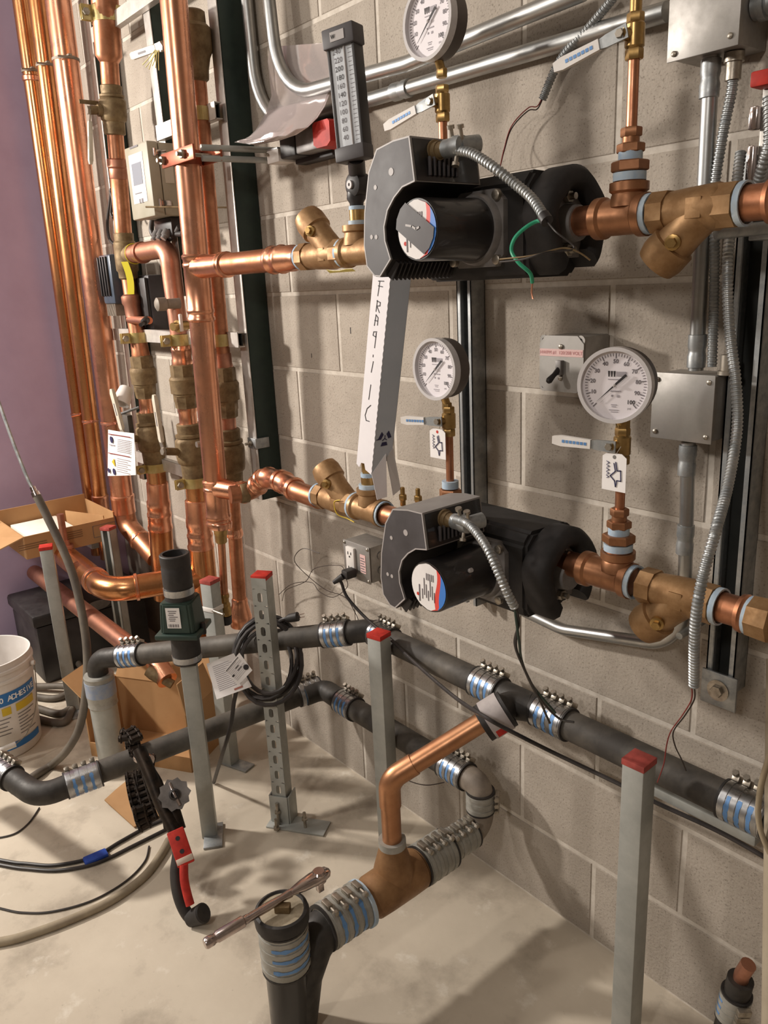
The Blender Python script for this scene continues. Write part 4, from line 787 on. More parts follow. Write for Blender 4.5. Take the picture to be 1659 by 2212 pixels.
def ball_valve(label, at, v0, v1, r, m=BRD):
    t = T('ball_valve', label, 'valve', at(v1)); d = v1-v0; b_ = B()
    lat(at, [(v0, r*.72), (v0+d*.02, r*.8), (v0+d*.18, r*.78)], 22, bm=b_); lat(at, [(v0+d*.18, r*.78), (v0+d*.2, r*.92), (v0+d*.24, r*.92), (v0+d*.26, r*.84), (v0+d*.3, r*.98), (v0+d*.34, r), (v0+d*.62, r), (v0+d*.7, r*.95), (v0+d*.74, r*.8), (v0+d*.98, r*.78), (v1, r*.7)], 26, bm=b_)
    P('valve_body', b_, m, t); return t
def check_valve(label, at, v0, v1, r):
    t = T('spring_check_valve', label, 'valve', at(v1)); d = v1-v0; P('upper_hex', lat(at, [(v0, r*.72), (v0+d*.03, r*.86), (v0+d*.3, r*.86)], 8, .3), BRD, t)
    P('valve_body', lat(at, [(v0+d*.28, r*.9), (v0+d*.34, r*1.02), (v0+d*.4, r), (v0+d*.66, r*.98), (v0+d*.67, r*.86), (v0+d*.72, r*.86)], 26), BRD, t)
    P('lower_hex', lat(at, [(v0+d*.7, r*.84), (v0+d*.84, r*.84), (v0+d*.86, r*.8), (v1, r*.78)], 8, .3), BRD, t); return t
YV = -.12
a1 = axis([(222, -60), (226, 20), (232, 100), (241, 200), (250, 300), (263, 450), (270, 550), (285, 650), (299, 730), (309, 800), (325, 950), (338, 1020), (345, 1120), (354, 1250), (357, 1290)], YV)
S('copper_pipe', lat(a1, [(-60, .04), (122, .04), (134, .03), (136, .028), (186, .028)], 26), COPD, 'widest copper column stepping down to a narrower pipe at the upper left', 'pipe', a1(186))
strap('brass coloured strap round the widest copper column near the top edge', a1, 34, .041, YZN, .042)
t = ball_valve('dusty brass ball valve high on the leftmost column, lever pointing down', a1, 184, 292, .041); lever(t, a1, 240, 195, 238, -.19, 194, 262, 196, 355, -.2)
b_ = B(); q = PY(192, 221, -.19); box(b_, q, .004, .06, .012, .001); P('stop_plate', b_, BRD, t)
t = T('copper_pipe', 'dull copper pipe with a union between the upper ball valve and the brass tee', 'pipe', a1(506)); P('tube', lat(a1, [(290, .025), (345, .0255), (384, .0255), (386, .0275), (508, .0275)]), COPD, t)
P('union_ring', lat(a1, [(342, .026), (345, .034), (360, .034), (364, .029), (384, .029), (386, .027)], 22), COPP, t)
t = T('mixing_tee', 'brass tee valve on the leftmost column feeding a copper elbow', 'valve', a1(602)); P('body', lat(a1, [(502, .026), (504, .0315), (520, .031), (524, .036), (560, .037), (584, .036), (588, .031), (600, .0305), (603, .026)], 10, .2), BRD, t)
c = a1(551); e_ = PY(372, 605, YV); pE = [c+X_*.02, V((e_.x, YV, c.z+.004)), e_]
b_ = B(); lathe(b_, c+X_*.02, X_, [(0, .028), (.03, .027), (.034, .031), (.05, .031)], 20); P('branch_socket', b_, BRD, t)
P('yellow_strap', tube(B(), [c+X_*.075+V((0, math.cos(a)*.0315, math.sin(a)*.0315)) for a in [math.radians(20*i) for i in range(18)]], .0012, 5), YTAG, t)
cb = c+V((.075, -.036, -.024)); hx_ = V((CR.x, CR.y, 0)).normalized(); g_ = [[cb+hx_*(.004*i-.0006*i*i*.3+j*.022)+Z_*(-.017*i)-Y_*.002*i for j in (-.5, .5)] for i in range(7)]; P('yellow_tag', sheet(B(), [[p+hx_*.006*math.sin(i*.5) for p in r_] for i, r_ in enumerate(g_)], .0012), YTAG, t)
t = T('copper_pipe', 'dull copper elbow pipe from the brass tee down to the middle check valve', 'pipe', PY(391, 722, YV)); P('tube', tube(B(), fil([c+X_*.06, V((e_.x, YV, c.z+.004)), e_, PY(388, 722, YV)], .05, 8), .0285, 22), COPP, t)
b_ = B(); lathe(b_, c+X_*.115, X_, [(0, .031), (.012, .0335), (.03, .0335)], 22); P('elbow_bead', b_, COPP, t)
a2 = axis([(372, 605), (388, 722), (391, 760), (400, 840), (406, 900), (413, 965), (421, 1030), (426, 1080), (432, 1160), (441, 1250), (462, 1470)], YV)
q = PY(390, 704, YV-.04); b_ = B(); lathe(b_, q+Y_*.02, V((.4, -1, 0)), [(0, .014), (.03, .014), (.032, .018), (.04, .018), (.044, .012), (.06, .012)], 14); P('drain_valve', b_, BRS, t); b_ = B(); box(b_, q+V((.03, -.012, .01)), .01, .01, .05, .003); P('drain_handle', b_, WHT, t)
b_ = B(); lathe(b_, PY(388, 655, YV), V((-.1, -1, 0)), [(0, .016), (.04, .015), (.044, .02), (.07, .02), (.075, .012)], 14); P('side_port', b_, GRYP, t)
# leftmost column below the tee
t = T('copper_pipe', 'short copper pipe with a dusty ring between the brass tee and the first yellow strap', 'pipe', a1(770)); P('tube', lat(a1, [(600, .0235), (640, .0245), (662, .027), (745, .0285), (750, .0295), (758, .0295), (763, .031), (770, .031)]), COPD, t); P('ring_nut', lat(a1, [(636, .027), (640, .034), (654, .034), (660, .029), (684, .029)], 20), COPP, t)
b_ = B(); cyl(b_, a1(690)-Y_*.02, PY(322, 692, YV-.05), .012, 12); P('side_tap', b_, COPP, t); b_ = B(); lathe(b_, PY(318, 690, YV-.05), V((.6, -.6, -.2)), [(0, .012), (.03, .011), (.032, .006), (.06, .006)], 12); P('tap_nut', b_, BLK, t)
strap('yellow strap on the leftmost column, left end of the mid height cross strut', a1, 729, .0285)
check_valve('dusty brass check valve on the leftmost column under the first yellow strap', a1, 768, 858, .044)
S('copper_pipe', lat(a1, [(852, .0285), (858, .0285), (862, .0255), (884, .0255), (888, .0285), (893, .0285)]), COP, 'bright short copper pipe between check valve and ball valve on the leftmost column', 'pipe', a1(893))
t = ball_valve('dusty brass ball valve low on the leftmost column, cream lever up, beside the warning card', a1, 889, 1004, .049); lever(t, a1, 945, 272, 945, -.215, 264, 928, 241, 840, -.225)
strap('dull yellow strap under the lower ball valve of the leftmost column', a1, 1009, .036, YZN, .03)
def beads(at, seq, m=COP, lab='', n=24):
    return lat(at, seq, n)
t = T('copper_pipe', 'bright copper stack of couplings at the foot of the leftmost column', 'pipe', a1(1285)); P('tube', lat(a1, [(1000, .034), (1045, .034)]), COPG, t)
P('coupling', lat(a1, [(1040, .035), (1042, .038), (1078, .0385), (1082, .042), (1092, .042), (1095, .041), (1106, .041), (1108, .0435), (1113, .0435), (1116, .042), (1132, .042), (1135, .0445), (1141, .0445), (1143, .041)], 26), COP, t); P('lower_tube', lat(a1, [(1140, .0425), (1290, .0425)], 24), COPG, t)
# middle column
strap('yellow strap on the middle column, centre of the mid height cross strut', a2, 734, .0295)
t = T('copper_pipe', 'bright copper press coupling between the middle strap and its check valve', 'pipe', a2(788)); P('tube', lat(a2, [(722, .029), (750, .029), (752, .031), (758, .031), (760, .0305), (775, .0305), (778, .032), (788, .032)]), COP, t)
check_valve('dusty brass check valve on the middle column beside the big copper riser', a2, 786, 880, .0455)
S('copper_pipe', lat(a2, [(874, .028), (880, .0305), (888, .0305), (891, .0285), (912, .0285), (918, .031)]), COP, 'bright short copper pipe between check valve and ball valve on the middle column', 'pipe', a2(918))
t = ball_valve('dusty brass ball valve low on the middle column, cream lever up, beside the riser', a2, 914, 1032, .05); lever(t, a2, 972, 356, 975, -.215, 349, 955, 333, 853, -.225)
strap('dull yellow strap under the lower ball valve of the middle column', a2, 1040, .037, YZN, .032)
t = T('copper_pipe', 'bright copper stack of couplings at the foot of the middle column', 'pipe', a2(1460)); P('tube', lat(a2, [(1030, .0345), (1082, .0345)]), COPG, t)
P('coupling', lat(a2, [(1078, .036), (1080, .040), (1116, .0405), (1122, .0425), (1136, .0425), (1140, .040), (1150, .040), (1153, .043), (1158, .043), (1160, .0415), (1174, .0415), (1177, .0445), (1182, .0445), (1184, .041)], 26), COP, t); P('lower_tube', lat(a2, [(1182, .043), (1470, .043)], 24), COPG, t)
# third column behind the riser
a3 = axis([(413, -40), (415, 60), (420, 130), (437, 350), (462, 650), (473, 735), (481, 800), (487, 870), (494, 960), (500, 1050), (508, 1170), (521, 1340), (524, 1400)], YV)
t = T('ball_valve', 'brown ball valve mostly hidden behind the riser at the top, tagged white lever', 'valve', a3(180)); P('valve_body', lat(a3, [(20, .026), (24, .032), (50, .034), (60, .045), (110, .047), (125, .04), (150, .035), (170, .034), (175, .028)], 22), BRD, t)
lever(t, a3, 90, 352, 100, -.21, 338, 103, 284, 122, -.225)
b_ = B()
for k in range(6): tube(b_, [PY(335+(k % 3)*4, 108, -.226), PY(322+k*4, 125+(k % 2)*6, -.23), PY(308+k*7, 140+(k*5 % 13), -.23)], .0012, 5)
P('string_tie', b_, mat('yellow_string', '#c8bc78', None, 0, .7), t)
strap('yellow strap on the hidden column right of the riser near the top', a3, 246, .0285)
t = T('copper_pipe', 'dull copper pipe running down behind the big riser to the third yellow strap', 'pipe', a3(770)); P('tube', lat(a3, [(172, .027), (770, .027)]), COPD, t)
strap('yellow strap behind the riser, right end of the mid height cross strut', a3, 735, .0285)
check_valve('dusty check valve half hidden behind the right edge of the big riser', a3, 792, 900, .043)
S('copper_pipe', lat(a3, [(764, .0295), (785, .0295), (790, .031), (796, .031)]), COPP, 'short copper coupling half hidden right of the riser under the third strap', 'pipe', a3(796))
t = ball_valve('dusty ball valve half hidden behind the right edge of the big riser', a3, 925, 1050, .046); b_ = B(); lathe(b_, PY(438, 958, -.2), -Y_, [(0, .009), (.02, .009)], 10); P('stem_nut', b_, ZNC, t)
S('copper_pipe', lat(a3, [(895, .0265), (930, .0265)]), COPP, 'short copper pipe half hidden between check and ball valves behind the riser', 'pipe', a3(930))
t = T('copper_pipe', 'copper drop pipe right of the small brass drain, flaring to a wide foot', 'pipe', a3(1350)); P('tube', lat(a3, [(1045, .022), (1100, .022), (1150, .0215), (1290, .0215), (1300, .0215)]), COPD, t); P('upper_bead', lat(a3, [(1140, .0225), (1148, .0265), (1156, .0265), (1160, .0225)]), COP, t)
P('flared_foot', lat(a3, [(1290, .0225), (1294, .0255), (1302, .0255), (1310, .028), (1326, .034), (1330, .0355), (1338, .0355), (1340, .034), (1350, .0345)], 22), COP, t)
# the big riser
aR = axis([(370, -60), (375, 10), (398, 285), (418, 490), (430, 560), (437, 640), (455, 900), (468, 1040), (473, 1130)], YP)
aR = axis([(370, -60), (473, 1130)], YP); 
t = T('riser_pipe', 'big bright copper riser standing in front of the valve columns', 'pipe', aR(1130)); P('tube', lat(aR, [(-60, .033), (495, .033)], 32), COP, t); P('mid_tube', lat(aR, [(630, .0328), (1022, .0328)], 32), COPD if 0 else COP, t)
def rtee(v0, v1, vb, end):
    b_ = B(); d = 9; lat(aR, [(v0, .034), (v0+3, .0375), (v0+9, .0375), (v0+12, .035), (v0+18, .0345), (v0+21, .037), (v0+27, .037), (v0+30, .035), (v1-30, .035), (v1-27, .037), (v1-21, .037), (v1-18, .0345), (v1-12, .035), (v1-9, .0375), (v1-3, .0375), (v1, .034)], 32, bm=b_); te = P('press_tee', b_, COP, t)
    c = aR(vb); c.z = end.z; bd = end-c; L = bd.length; bd.normalize(); b_ = B(); lathe(b_, c+bd*.02, bd, [(0, .032), (.015, .029), (L-.046, .028), (L-.043, .0315), (L-.036, .0315), (L-.033, .0285), (L-.028, .0285), (L-.025, .0315), (L-.02, .0315), (L-.018, .028)], 24); P('tee_branch', b_, COP, t)
rtee(488, 636, 556, V((LX(492, YP, ZU2), YP, ZU2))); rtee(1016, 1135, 1066, PZ(530, 1064, .897))
c = aR(290); t = T('riser_clamp', 'copper red two bar clamp holding the big riser to its wall arm', 'clamp', c)
for s, w in ((-1, .175), (1, .175)): b_ = B(); box(b_, c+V((.022, s*.037, 0)), w, .006, .034, .001); P('clamp_bar', b_, COPR, t)
P('clamp_band', ring(B(), c-Z_*.017, Z_, 0, .034, .0335, .0365, 28), COPR, t)
for dx in (-.05, .062): b_ = B(); hexn(b_, c+V((dx, -.04, 0)), -Y_, .01, .011); lathe(b_, c+V((dx, .05, 0)), -Y_, [(0, .005), (.11, .005)], 10); P('clamp_bolt', b_, ZNC, t)
for dz in (.012, -.012): q = c+V((.095, 0, dz)); b_ = B(); tube(b_, [q+V((0, -.01, 0)), V((q.x+.035, -.02, q.z-.0))], .0075, 12); P('support_arm', b_, GALD, t)
# small brass drain under the riser
aD = axis([(476, 1128), (488, 1340)], YP)
t = T('drain_assembly', 'slim copper drain with brass fittings and a black cap under the riser', 'drain', aD(1345)); b_ = B(); lat(aD, [(1126, .032), (1128, .034), (1138, .033), (1142, .02)], 22, bm=b_); P('cap_reducer', b_, COP, t)
P('brass_adapter', lat(aD, [(1140, .0205), (1152, .0205), (1155, .017), (1168, .017), (1170, .0155)], 12), BRS, t); P('tube', lat(aD, [(1165, .0112), (1285, .0112)], 14), COPD, t)
b_ = B(); lat(aD, [(1280, .0125), (1283, .0145), (1288, .0145), (1290, .0125), (1300, .0128), (1303, .0165), (1309, .0165), (1312, .0185), (1326, .019), (1328, .016)], 16, bm=b_); P('drain_body', b_, BRS, t)
c = aD(1316); b_ = B(); lathe(b_, c, V((-1, -.35, 0)), [(0, .009), (.028, .008), (.03, .011), (.036, .011)], 12); P('drain_stem', b_, BRS, t); P('black_cap', lat(aD, [(1328, .0185), (1345, .0185), (1347, .016)], 18), BLK, t)
# three pipes in the corner
for i, (p0, p1, r, lab) in enumerate((((132, 50), (265, 1080), .041, 'thickest of the three corner pipes, nearest the block wall'), ((87, 50), (217, 1080), .030, 'middle one of the three copper corner pipes'), ((52, 50), (188, 1020), .029, 'leftmost of the three copper corner pipes, against the lilac wall'))):
    y = (-.15, -.14, -.15)[i]; ax_ = axis([p0, p1], y); t = T('corner_pipe', 'long copper pipe, '+lab, 'pipe', ax_(1090)); 
    P('tube', lat(ax_, [(-60, r), (1115 if i == 0 else 1235, r)], 24), (COPG, COPD, COPD)[i] if 0 else (COP, COPG, COPG)[i], t)
    if i < 2: P('coupling', lat(ax_, [(1066, r), (1068, r+.004), (1075, r+.004), (1077, r+.0025), (1112, r+.0025)], 24), COP, t)
    if i == 0: e0 = ax_(1105); P('foot_elbow', tube(B(), fil([e0+Z_*.02, V((e0.x+.01, -.15, e0.z-.06)), PY(338, 1205, -.125)], .06, 7), .0385, 22), COPD, t); P('elbow_bead', lathe(B(), PY(300, 1164, -.14), PY(338, 1205, -.125)-PY(300, 1164, -.14), [(0, .039), (.004, .043), (.012, .043), (.016, .039)], 22), COP, t)
    if i == 2: b_ = lat(ax_, [(148, r), (150, r+.004), (158, r+.004), (160, r)], 22); P('coupling', b_, COP, t)
    for v in ((118, 128, 140)[i], (886, 880, 874)[i]): b_ = B(); cc = ax_(v); ring(b_, cc-Z_*.004, Z_, 0, .008, r, r+.0025, 22); box(b_, cc+V((r+.008, -.006, .003)), .022, .012, .006, .001); cyl(b_, cc+V((r+.012, .01, 0)), cc+V((r+.012, -.045, -.004)), .0028, 8); P('hanger_band', b_, (GRYP if v < 200 else COPP), t)
# controller box with screen label
p = [PY(270, 321, -.175), PY(322, 303, -.175), PY(327, 467, -.175), PY(285, 475, -.175)]; x0, x1 = (p[0].x+p[3].x)/2, (p[1].x+p[2].x)/2; z1, z0 = (p[0].z+p[1].z)/2, (p[2].z+p[3].z)/2; yf, yb = -.175, -.085
t = T('controller_box', 'grey hinged control enclosure with a small screen label, behind the big riser', 'box', ((x0+x1)/2, yb, z0)); W = x1-x0; cx_ = (x0+x1)/2; cz_ = (z0+z1)/2
P('enclosure', box(B(), (cx_, (yf+yb)/2+.018, cz_), W, yb-yf-.036, z1-z0, .004), BOXG, t); dr = P('hinged_lid', box(B(), (cx_, yf+.017, cz_), W+.004, .034, z1-z0+.004, .005), BOXG, t)
P('label_plate', box(B(), (cx_-.003, yf-.0006, cz_+.01), W*.62, .001, (z1-z0)*.68, .0), WHT, dr); P('screen', box(B(), (cx_-.003, yf-.0016, cz_+.022), W*.42, .001, (z1-z0)*.3, 0), mat('screen_grey', '#8a8e98', None, 0, .3), dr)
b_ = B(); lines(b_, (cx_-.003, yf-.0012, cz_+.01), X_, Z_, [(-W*.2, .085, W*.36, .005), (-W*.2, -.04, W*.3, .003), (-W*.05, -.062, W*.06, .012), (W*.05, -.062, W*.08, .012)], .0005); P('label_print', b_, INKG, dr)
for s in (.36, -.33): b_ = B(); box(b_, (x1+.003, yf+.038, cz_+s*(z1-z0)), .005, .035, .014, .001); cyl(b_, (x1+.004, yf+.02, cz_+s*(z1-z0)-.01), (x1+.004, yf+.02, cz_+s*(z1-z0)+.01), .005, 10); P('latch', b_, CHR, t)
P('side_sticker', box(B(), (x1+.0006, yf+.06, cz_+.02), .001, .028, .06, 0), mat('sticker_beige', '#c0b8a8', None, 0, .6), t)
cb_ = V((cx_, (yf+yb)/2, z0))
q0, q1 = PY(315, 447, -.2), PY(492, 448, -.06); S('thin_rod', cyl(B(), q0, q1, .0025, 8), BRD, 'thin dark rod crossing the foot of the grey control enclosure', 'rod', q0)
for k, (pp, lab) in enumerate((([(330, 470), (328, 500), (345, 520), (372, 512), (388, 490)], 'thick black cable looping under the grey control enclosure'), ([(345, 470), (350, 492), (365, 505), (395, 505)], 'second black cable under the grey control enclosure'), ([(240, 408), (237, 440), (232, 480), (236, 515), (250, 530)], 'black cable drooping beside the leftmost column at the corner'), ([(238, 412), (243, 430), (240, 460), (245, 470)], 'short black cable end beside the leftmost column'))):
    S('black_cable', tube(B(), cr([PY(u, v, -.1) for u, v in pp]), .0085 if k < 2 else .005, 10), CABLE, lab, 'cable', PY(*pp[-1], -.1))
q = PY(362, 500, -.10); t = T('cable_gland_block', 'black cable gland block under the grey control enclosure', 'connector', q); P('block', box(B(), q+V((0, .02, .01)), .12, .07, .055, .006), BLK, t)
for k in range(3): b_ = B(); lathe(b_, q+V((-.035+k*.035, -.016, .0)), V((0, -.6, -.8)), [(0, .013), (.018, .013), (.02, .009), (.03, .009)], 12); P('gland_nut', b_, GPLT, t)
# actuators behind the columns
p0, p1 = PY(312, 595, -.06), PY(352, 716, -.06); t = T('actuator_housing', 'dark grey valve actuator housing behind the copper elbow', 'actuator', ((p0.x+p1.x)/2, -.03, p1.z)); c = (p0+p1)/2; P('housing', box(B(), c, (p1.x-p0.x), .06, p0.z-p1.z, .008), PANEL, t); P('lid', box(B(), c-Y_*.036+Z_*.01, (p1.x-p0.x)*.9, .012, (p0.z-p1.z)*.8, .004), BLK, t)
p0, p1 = PY(228, 552, -.13), PY(252, 656, -.13); t = T('actuator_housing', 'blue grey ribbed actuator box left of the brass tee', 'actuator', ((p0.x+p1.x)/2, -.1, p1.z)); c = (p0+p1)/2; P('housing', box(B(), c+V((.02, .01, 0)), .1, .07, p0.z-p1.z, .008), mat('actuator_blue_grey', '#4c5664', '#3a4450', 0, .35, 12), t)
for k in range(4): b_ = B(); box(b_, c+V((-.02+k*.022, -.028, .01)), .008, .01, (p0.z-p1.z)*.8, .002); P('rib', b_, BLK, t)
b_ = B()
for k in range(9): box(b_, c+V((-.02+k*.009, .0, -(p0.z-p1.z)/2-.02)), .003, .04, .04, 0)
P('ribbed_boot', b_, GRYP, t)
# small white cup and dark bracket beside the lower ball valve, warning card
q = PY(270, 862, -.18); b_ = B(); lathe(b_, q+V((-.02, .02, .035)), V((.25, -.55, -.75)), [(0, .02), (.004, .024), (.062, .031), (.064, .029), (.01, .02)], 20); S('white_cap', b_, WHT, 'small white plastic cup wedged behind the cream lever at the corner', 'cap', q)
q = PY(277, 918, -.15); t = T('pipe_bracket', 'dusty dark bracket behind the warning card and the lower left ball valve', 'bracket', q); P('plate', box(B(), q, .05, .02, .075, .003), IROND, t); P('rod', cyl(B(), PY(255, 896, -.17), PY(300, 880, -.1), .005, 10), GAL, t)
a, b, c, d = PY(234, 928, -.245), PY(290, 936, -.235), PY(294, 1026, -.235), PY(233, 1028, -.245); t = T('warning_card', 'white printed warning card with a yellow triangle hanging before the thickest corner pipe', 'card', (c+d)/2)
g = [[(a.lerp(b, i/6)).lerp(d.lerp(c, i/6), j/4)-Y_*.004*math.sin(math.pi*i/6) for i in range(7)] for j in range(5)]; P('card', sheet(B(), g, .0008), PAPER, t)
ex = (b-a).normalized(); ey = (a-d).normalized(); W = (b-a).length; Hh = (a-d).length; o_ = (a+b+c+d)/4-Y_*.0062
b_ = B(); lines(b_, o_, ex, ey, [(-W*.45, Hh*.38, W*.85, .003), (-W*.45, -Hh*.02, W*.85, .003)]); P('red_rule', b_, REDW, t)
b_ = B(); lines(b_, o_, ex, ey, [(-W*.1, Hh*(.3-i*.035), W*.5, .002) for i in range(8)]+[(-W*.1, Hh*(-.1-i*.045), W*(.5-.1*(i % 2)), .002) for i in range(7)]+[(-W*.42, Hh*.16, W*.22, .004)]); P('small_print', b_, INKL, t)
b_ = B(); 
for (u, v) in ((-.33, .27), (-.2, -.4)): lathe(b_, o_+ex*W*u+ey*Hh*v, -Y_, [(0, .012), (.0008, .012)], 16)
lathe(b_, o_+ex*W*-.42+ey*Hh*-.4, -Y_, [(0, .009), (.0008, .009)], 14); P('navy_symbols', b_, INKB, t)
b_ = B(); lathe(b_, o_+ex*W*-.22+ey*Hh*-.2, -Y_, [(0, .017), (.0008, .017)], 3, rot=0); P('yellow_triangle', b_, YEL, t)
# pouch of papers, black and red valve body on the wall behind the strut
G = [[None]*7 for _ in range(11)]
Lp = [(588, 100), (584, 130), (588, 170), (592, 205), (580, 240), (568, 262), (558, 280), (545, 293), (532, 300), (520, 303), (512, 306)]; Rp = [(705, 92), (712, 120), (722, 150), (722, 178), (712, 205), (702, 230), (686, 255), (665, 275), (640, 290), (605, 302), (560, 312)]
for i in range(11):
    yy = (-.02, -.025, -.03, -.034, -.05, -.07, -.09, -.11, -.115, -.12, -.13)[i]
    for j in range(7): k = j/6; u = Lp[i][0]*(1-k)+Rp[i][0]*k; v = Lp[i][1]*(1-k)+Rp[i][1]*k; G[i][j] = PY(u, v, yy-(.02 if i > 4 else .004)*math.sin(math.pi*k)+(.006 if i > 4 else .002)*math.sin(i*1.7+j*2.1))
t = T('document_pouch', 'clear plastic pouch of papers hanging behind the two bent conduits', 'pouch', PY(640, 300, -.1)); P('papers', sheet(B(), [r_[0:7] for r_ in G[4:]], .0012), mat('paper_pinkish', '#f0e6e4', '#e6dad8', 0, .6, 6), t); P('clear_film', sheet(B(), [[p-Y_*.007-Z_*.002 for p in r_] for r_ in G], .0008), PLASTIC, t)
q = PY(640, 318, -.05); t = T('alarm_switch', 'black and grey wall device with a bright red end cap below the pouch', 'switch', q)
z = q.z; xa = [LX(u, -.085, z) for u in (575, 600, 632, 655, 680, 716)]; P('white_terminals', box(B(), ((xa[0]+xa[1])/2, -.06, z-.015), xa[1]-xa[0], .05, .03, .003), WHT, t); P('black_block', box(B(), ((xa[1]+xa[2])/2, -.045, z), xa[2]-xa[1], .07, .05, .004), BLK, t); P('grey_block', box(B(), ((xa[2]+xa[4])/2, -.045, z), xa[4]-xa[2], .065, .045, .004), GPLT, t)
P('black_base', box(B(), ((xa[1]+xa[4])/2, -.02, z-.02), xa[4]-xa[1], .035, .03, .003), BLK, t)
b_ = B(); xm = (xa[4]+xa[5])/2; prism(b_, [V((xm+a*(xa[5]-xa[4])/2, -.09, z+.002+b*.027)) for a, b in ((-1, -.7), (-.6, -1), (.6, -1), (1, -.7), (1, .8), (.8, 1), (-.8, 1), (-1, .8))], (0, .085, 0)); P('red_cap', b_, RED, t)
b_ = B(); cyl(b_, (xa[5], -.05, z), (xa[5]+.016, -.05, z), .004, 8); box(b_, (xa[5]+.014, -.05, z), .004, .006, .036, .001); P('brass_tee_handle', b_, BRS, t)
# ---------------------------------------------------------------- drain piping near the floor
def PD(u, v, d): return C0 + _ray(u, v)*d          # point at distance d along the view axis
def nohub(label, c, D, L, r, n=4, up=(0, 0, 1), side=1, back=35, bl=.024, m=STN, txt=True, group=None, heads=True):
    D = V(D).normalized(); up = V(up); up = (up-D*up.dot(D)).normalized(); f_ = D.cross(up); f_ = f_ if f_.dot(C0-V(c)) > 0 else -f_; sb = math.radians(back); s = (up*math.cos(sb)-f_*math.sin(sb)).normalized(); tg = (up*math.sin(sb)+f_*math.cos(sb)).normalized()
    t = T('band_coupling', label, 'coupling', c-D*L/2, group); A = V(c)-D*L/2
    prof = [(0, r*.97)]; k = 22
    for i in range(1, k): prof.append((L*i/k, r*(1.0 if i % 2 else .985)))
    prof.append((L, r*.97)); P('shield', lathe(B(), A, D, prof, 30), m, t, ang=60)
    for t0 in (-.002, L-.002): P('rubber_rim', ring(B(), A, D, t0, t0+.004, r*.86, r*1.015, 28), RUB, t)
    for i in range(n):
        tb = L*(i+.5)/n; P('clamp_band', ring(B(), A, D, tb-.0045, tb+.0045, r*.99, r*1.03, 28), m, t)
        q = A+D*tb+s*(r+.005); b_ = B(); box(b_, q, .013, .024, .011, .002, (D, tg, s)); P('screw_housing', b_, ZNC, t)
        if heads: w_ = tg*.8+up*.6 if back > 20 else tg; w_.normalize(); b_ = B(); lathe(b_, q-w_*.006, w_, [(0, .0034), (bl, .0034)], 8); hexn(b_, q+w_*(bl-.01), w_, .008, .006); P('clamp_screw', b_, ZNC, t)
    if txt:
        for i in range(n-1):
            tb = L*(i+1)/n; b_ = B(); pr_ = []
            for j in range(11):
                a = math.radians(-62+j*11); e_ = f_*math.cos(a)+up*math.sin(a); w = D*(.0032+.0012*((j*5+i) % 3)*(j % 2)); p0 = A+D*tb+e_*r*1.006; pr_.append((b_.verts.new(p0-w), b_.verts.new(p0+w)))
            for u_, v_ in zip(pr_, pr_[1:]): b_.faces.new((u_[0], v_[0], v_[1], u_[1]))
            P('blue_print', b_, PRB, t)
    return t
def pipe(label, pts, r, m=IRON, fl=0., n=22, nm='drain_pipe'): return S(nm, tube(B(), fil(pts, fl, 8) if fl else pts, r, n), m, label, 'pipe', pts[0])
YN = -.078; zN = PY(1200, 1552, YN).z; RP = .030
def UX(u, y, z): return V((LX(u, y, z), y, z))
def nx(u): return UX(u, YN, zN)
K = nx(797); E0 = PD(240, 1386, 2.45)
dK = (E0-K).normalized(); p1 = K+dK*.105; p0 = K+dK*.025
# elbow at the left end, down to the grey standpipe
Zb = PZ(247, 1668, 0); Ev = V((Zb.x, Zb.y, E0.z-.02))
Eh = Ev+(K-Ev).normalized()*.10; dK = (K-Ev).normalized()
pipe('black cast iron elbow turning from the upper drain run down to the grey standpipe', [V((Zb.x, Zb.y, LZ(1462, Zb.x, Zb.y)))-Z_*.02, V((Zb.x, Zb.y, Ev.z)), Eh], RP, IRON, .055, nm='drain_elbow')
nohub('steel band coupling on the upper drain run next to the black elbow, blue print', Eh+dK*.03, dK, .078, .0345)
La = (K-Eh).length
pipe('long black drain pipe of the upper run behind the green check valve and cable coil', [Eh+dK*.03, K-dK*.095], RP, IROND)
nohub('steel band coupling on the upper drain run right of the cable coil, four tall screws', K-dK*.095, dK, .074, .0345)
pipe('short black bend of the upper drain run between two band couplings near the wall', [K-dK*.095, K, K+X_*.04], RP, IRON, .05, nm='drain_bend')
nohub('steel band coupling on the upper drain run half hidden by a red capped post', nx(828), X_, .07, .0345)
pipe('long dusty drain pipe along the wall from the red capped post to the wye', [nx(830), nx(1050)], RP, IROND)
nohub('steel band coupling left of the copper branch wye on the wall drain', nx(1055), X_, .075, .0345)
XW = nx(1120).x; t = T('drain_wye', 'black cast iron wye taking the copper branch into the wall drain', 'fitting', nx(1120)); P('run', cyl(B(), nx(1057), nx(1195), RP, 22), IRON, t)
wq = PY(1072, 1545, -.155); P('branch', tube(B(), fil([V((LX(1150, YN, zN), YN, zN)), V((LX(1112, YN, zN), YN-.02, zN-.004)), V((wq.x, wq.y, wq.z))], .04), RP*1.02, 22), IRON, t)
nohub('steel band coupling right of the copper branch wye, dark wires draped over it', nx(1195), X_, .08, .0345)
pipe('long black drain pipe along the wall passing behind the right red capped post', [nx(1197), nx(1605)], RP, IROND)
nohub('steel band coupling on the wall drain at the right edge', nx(1612), X_, .075, .0345); pipe('end of the wall drain pipe cut by the right edge', [nx(1615), nx(1615)+X_*1.5], RP, IRON)
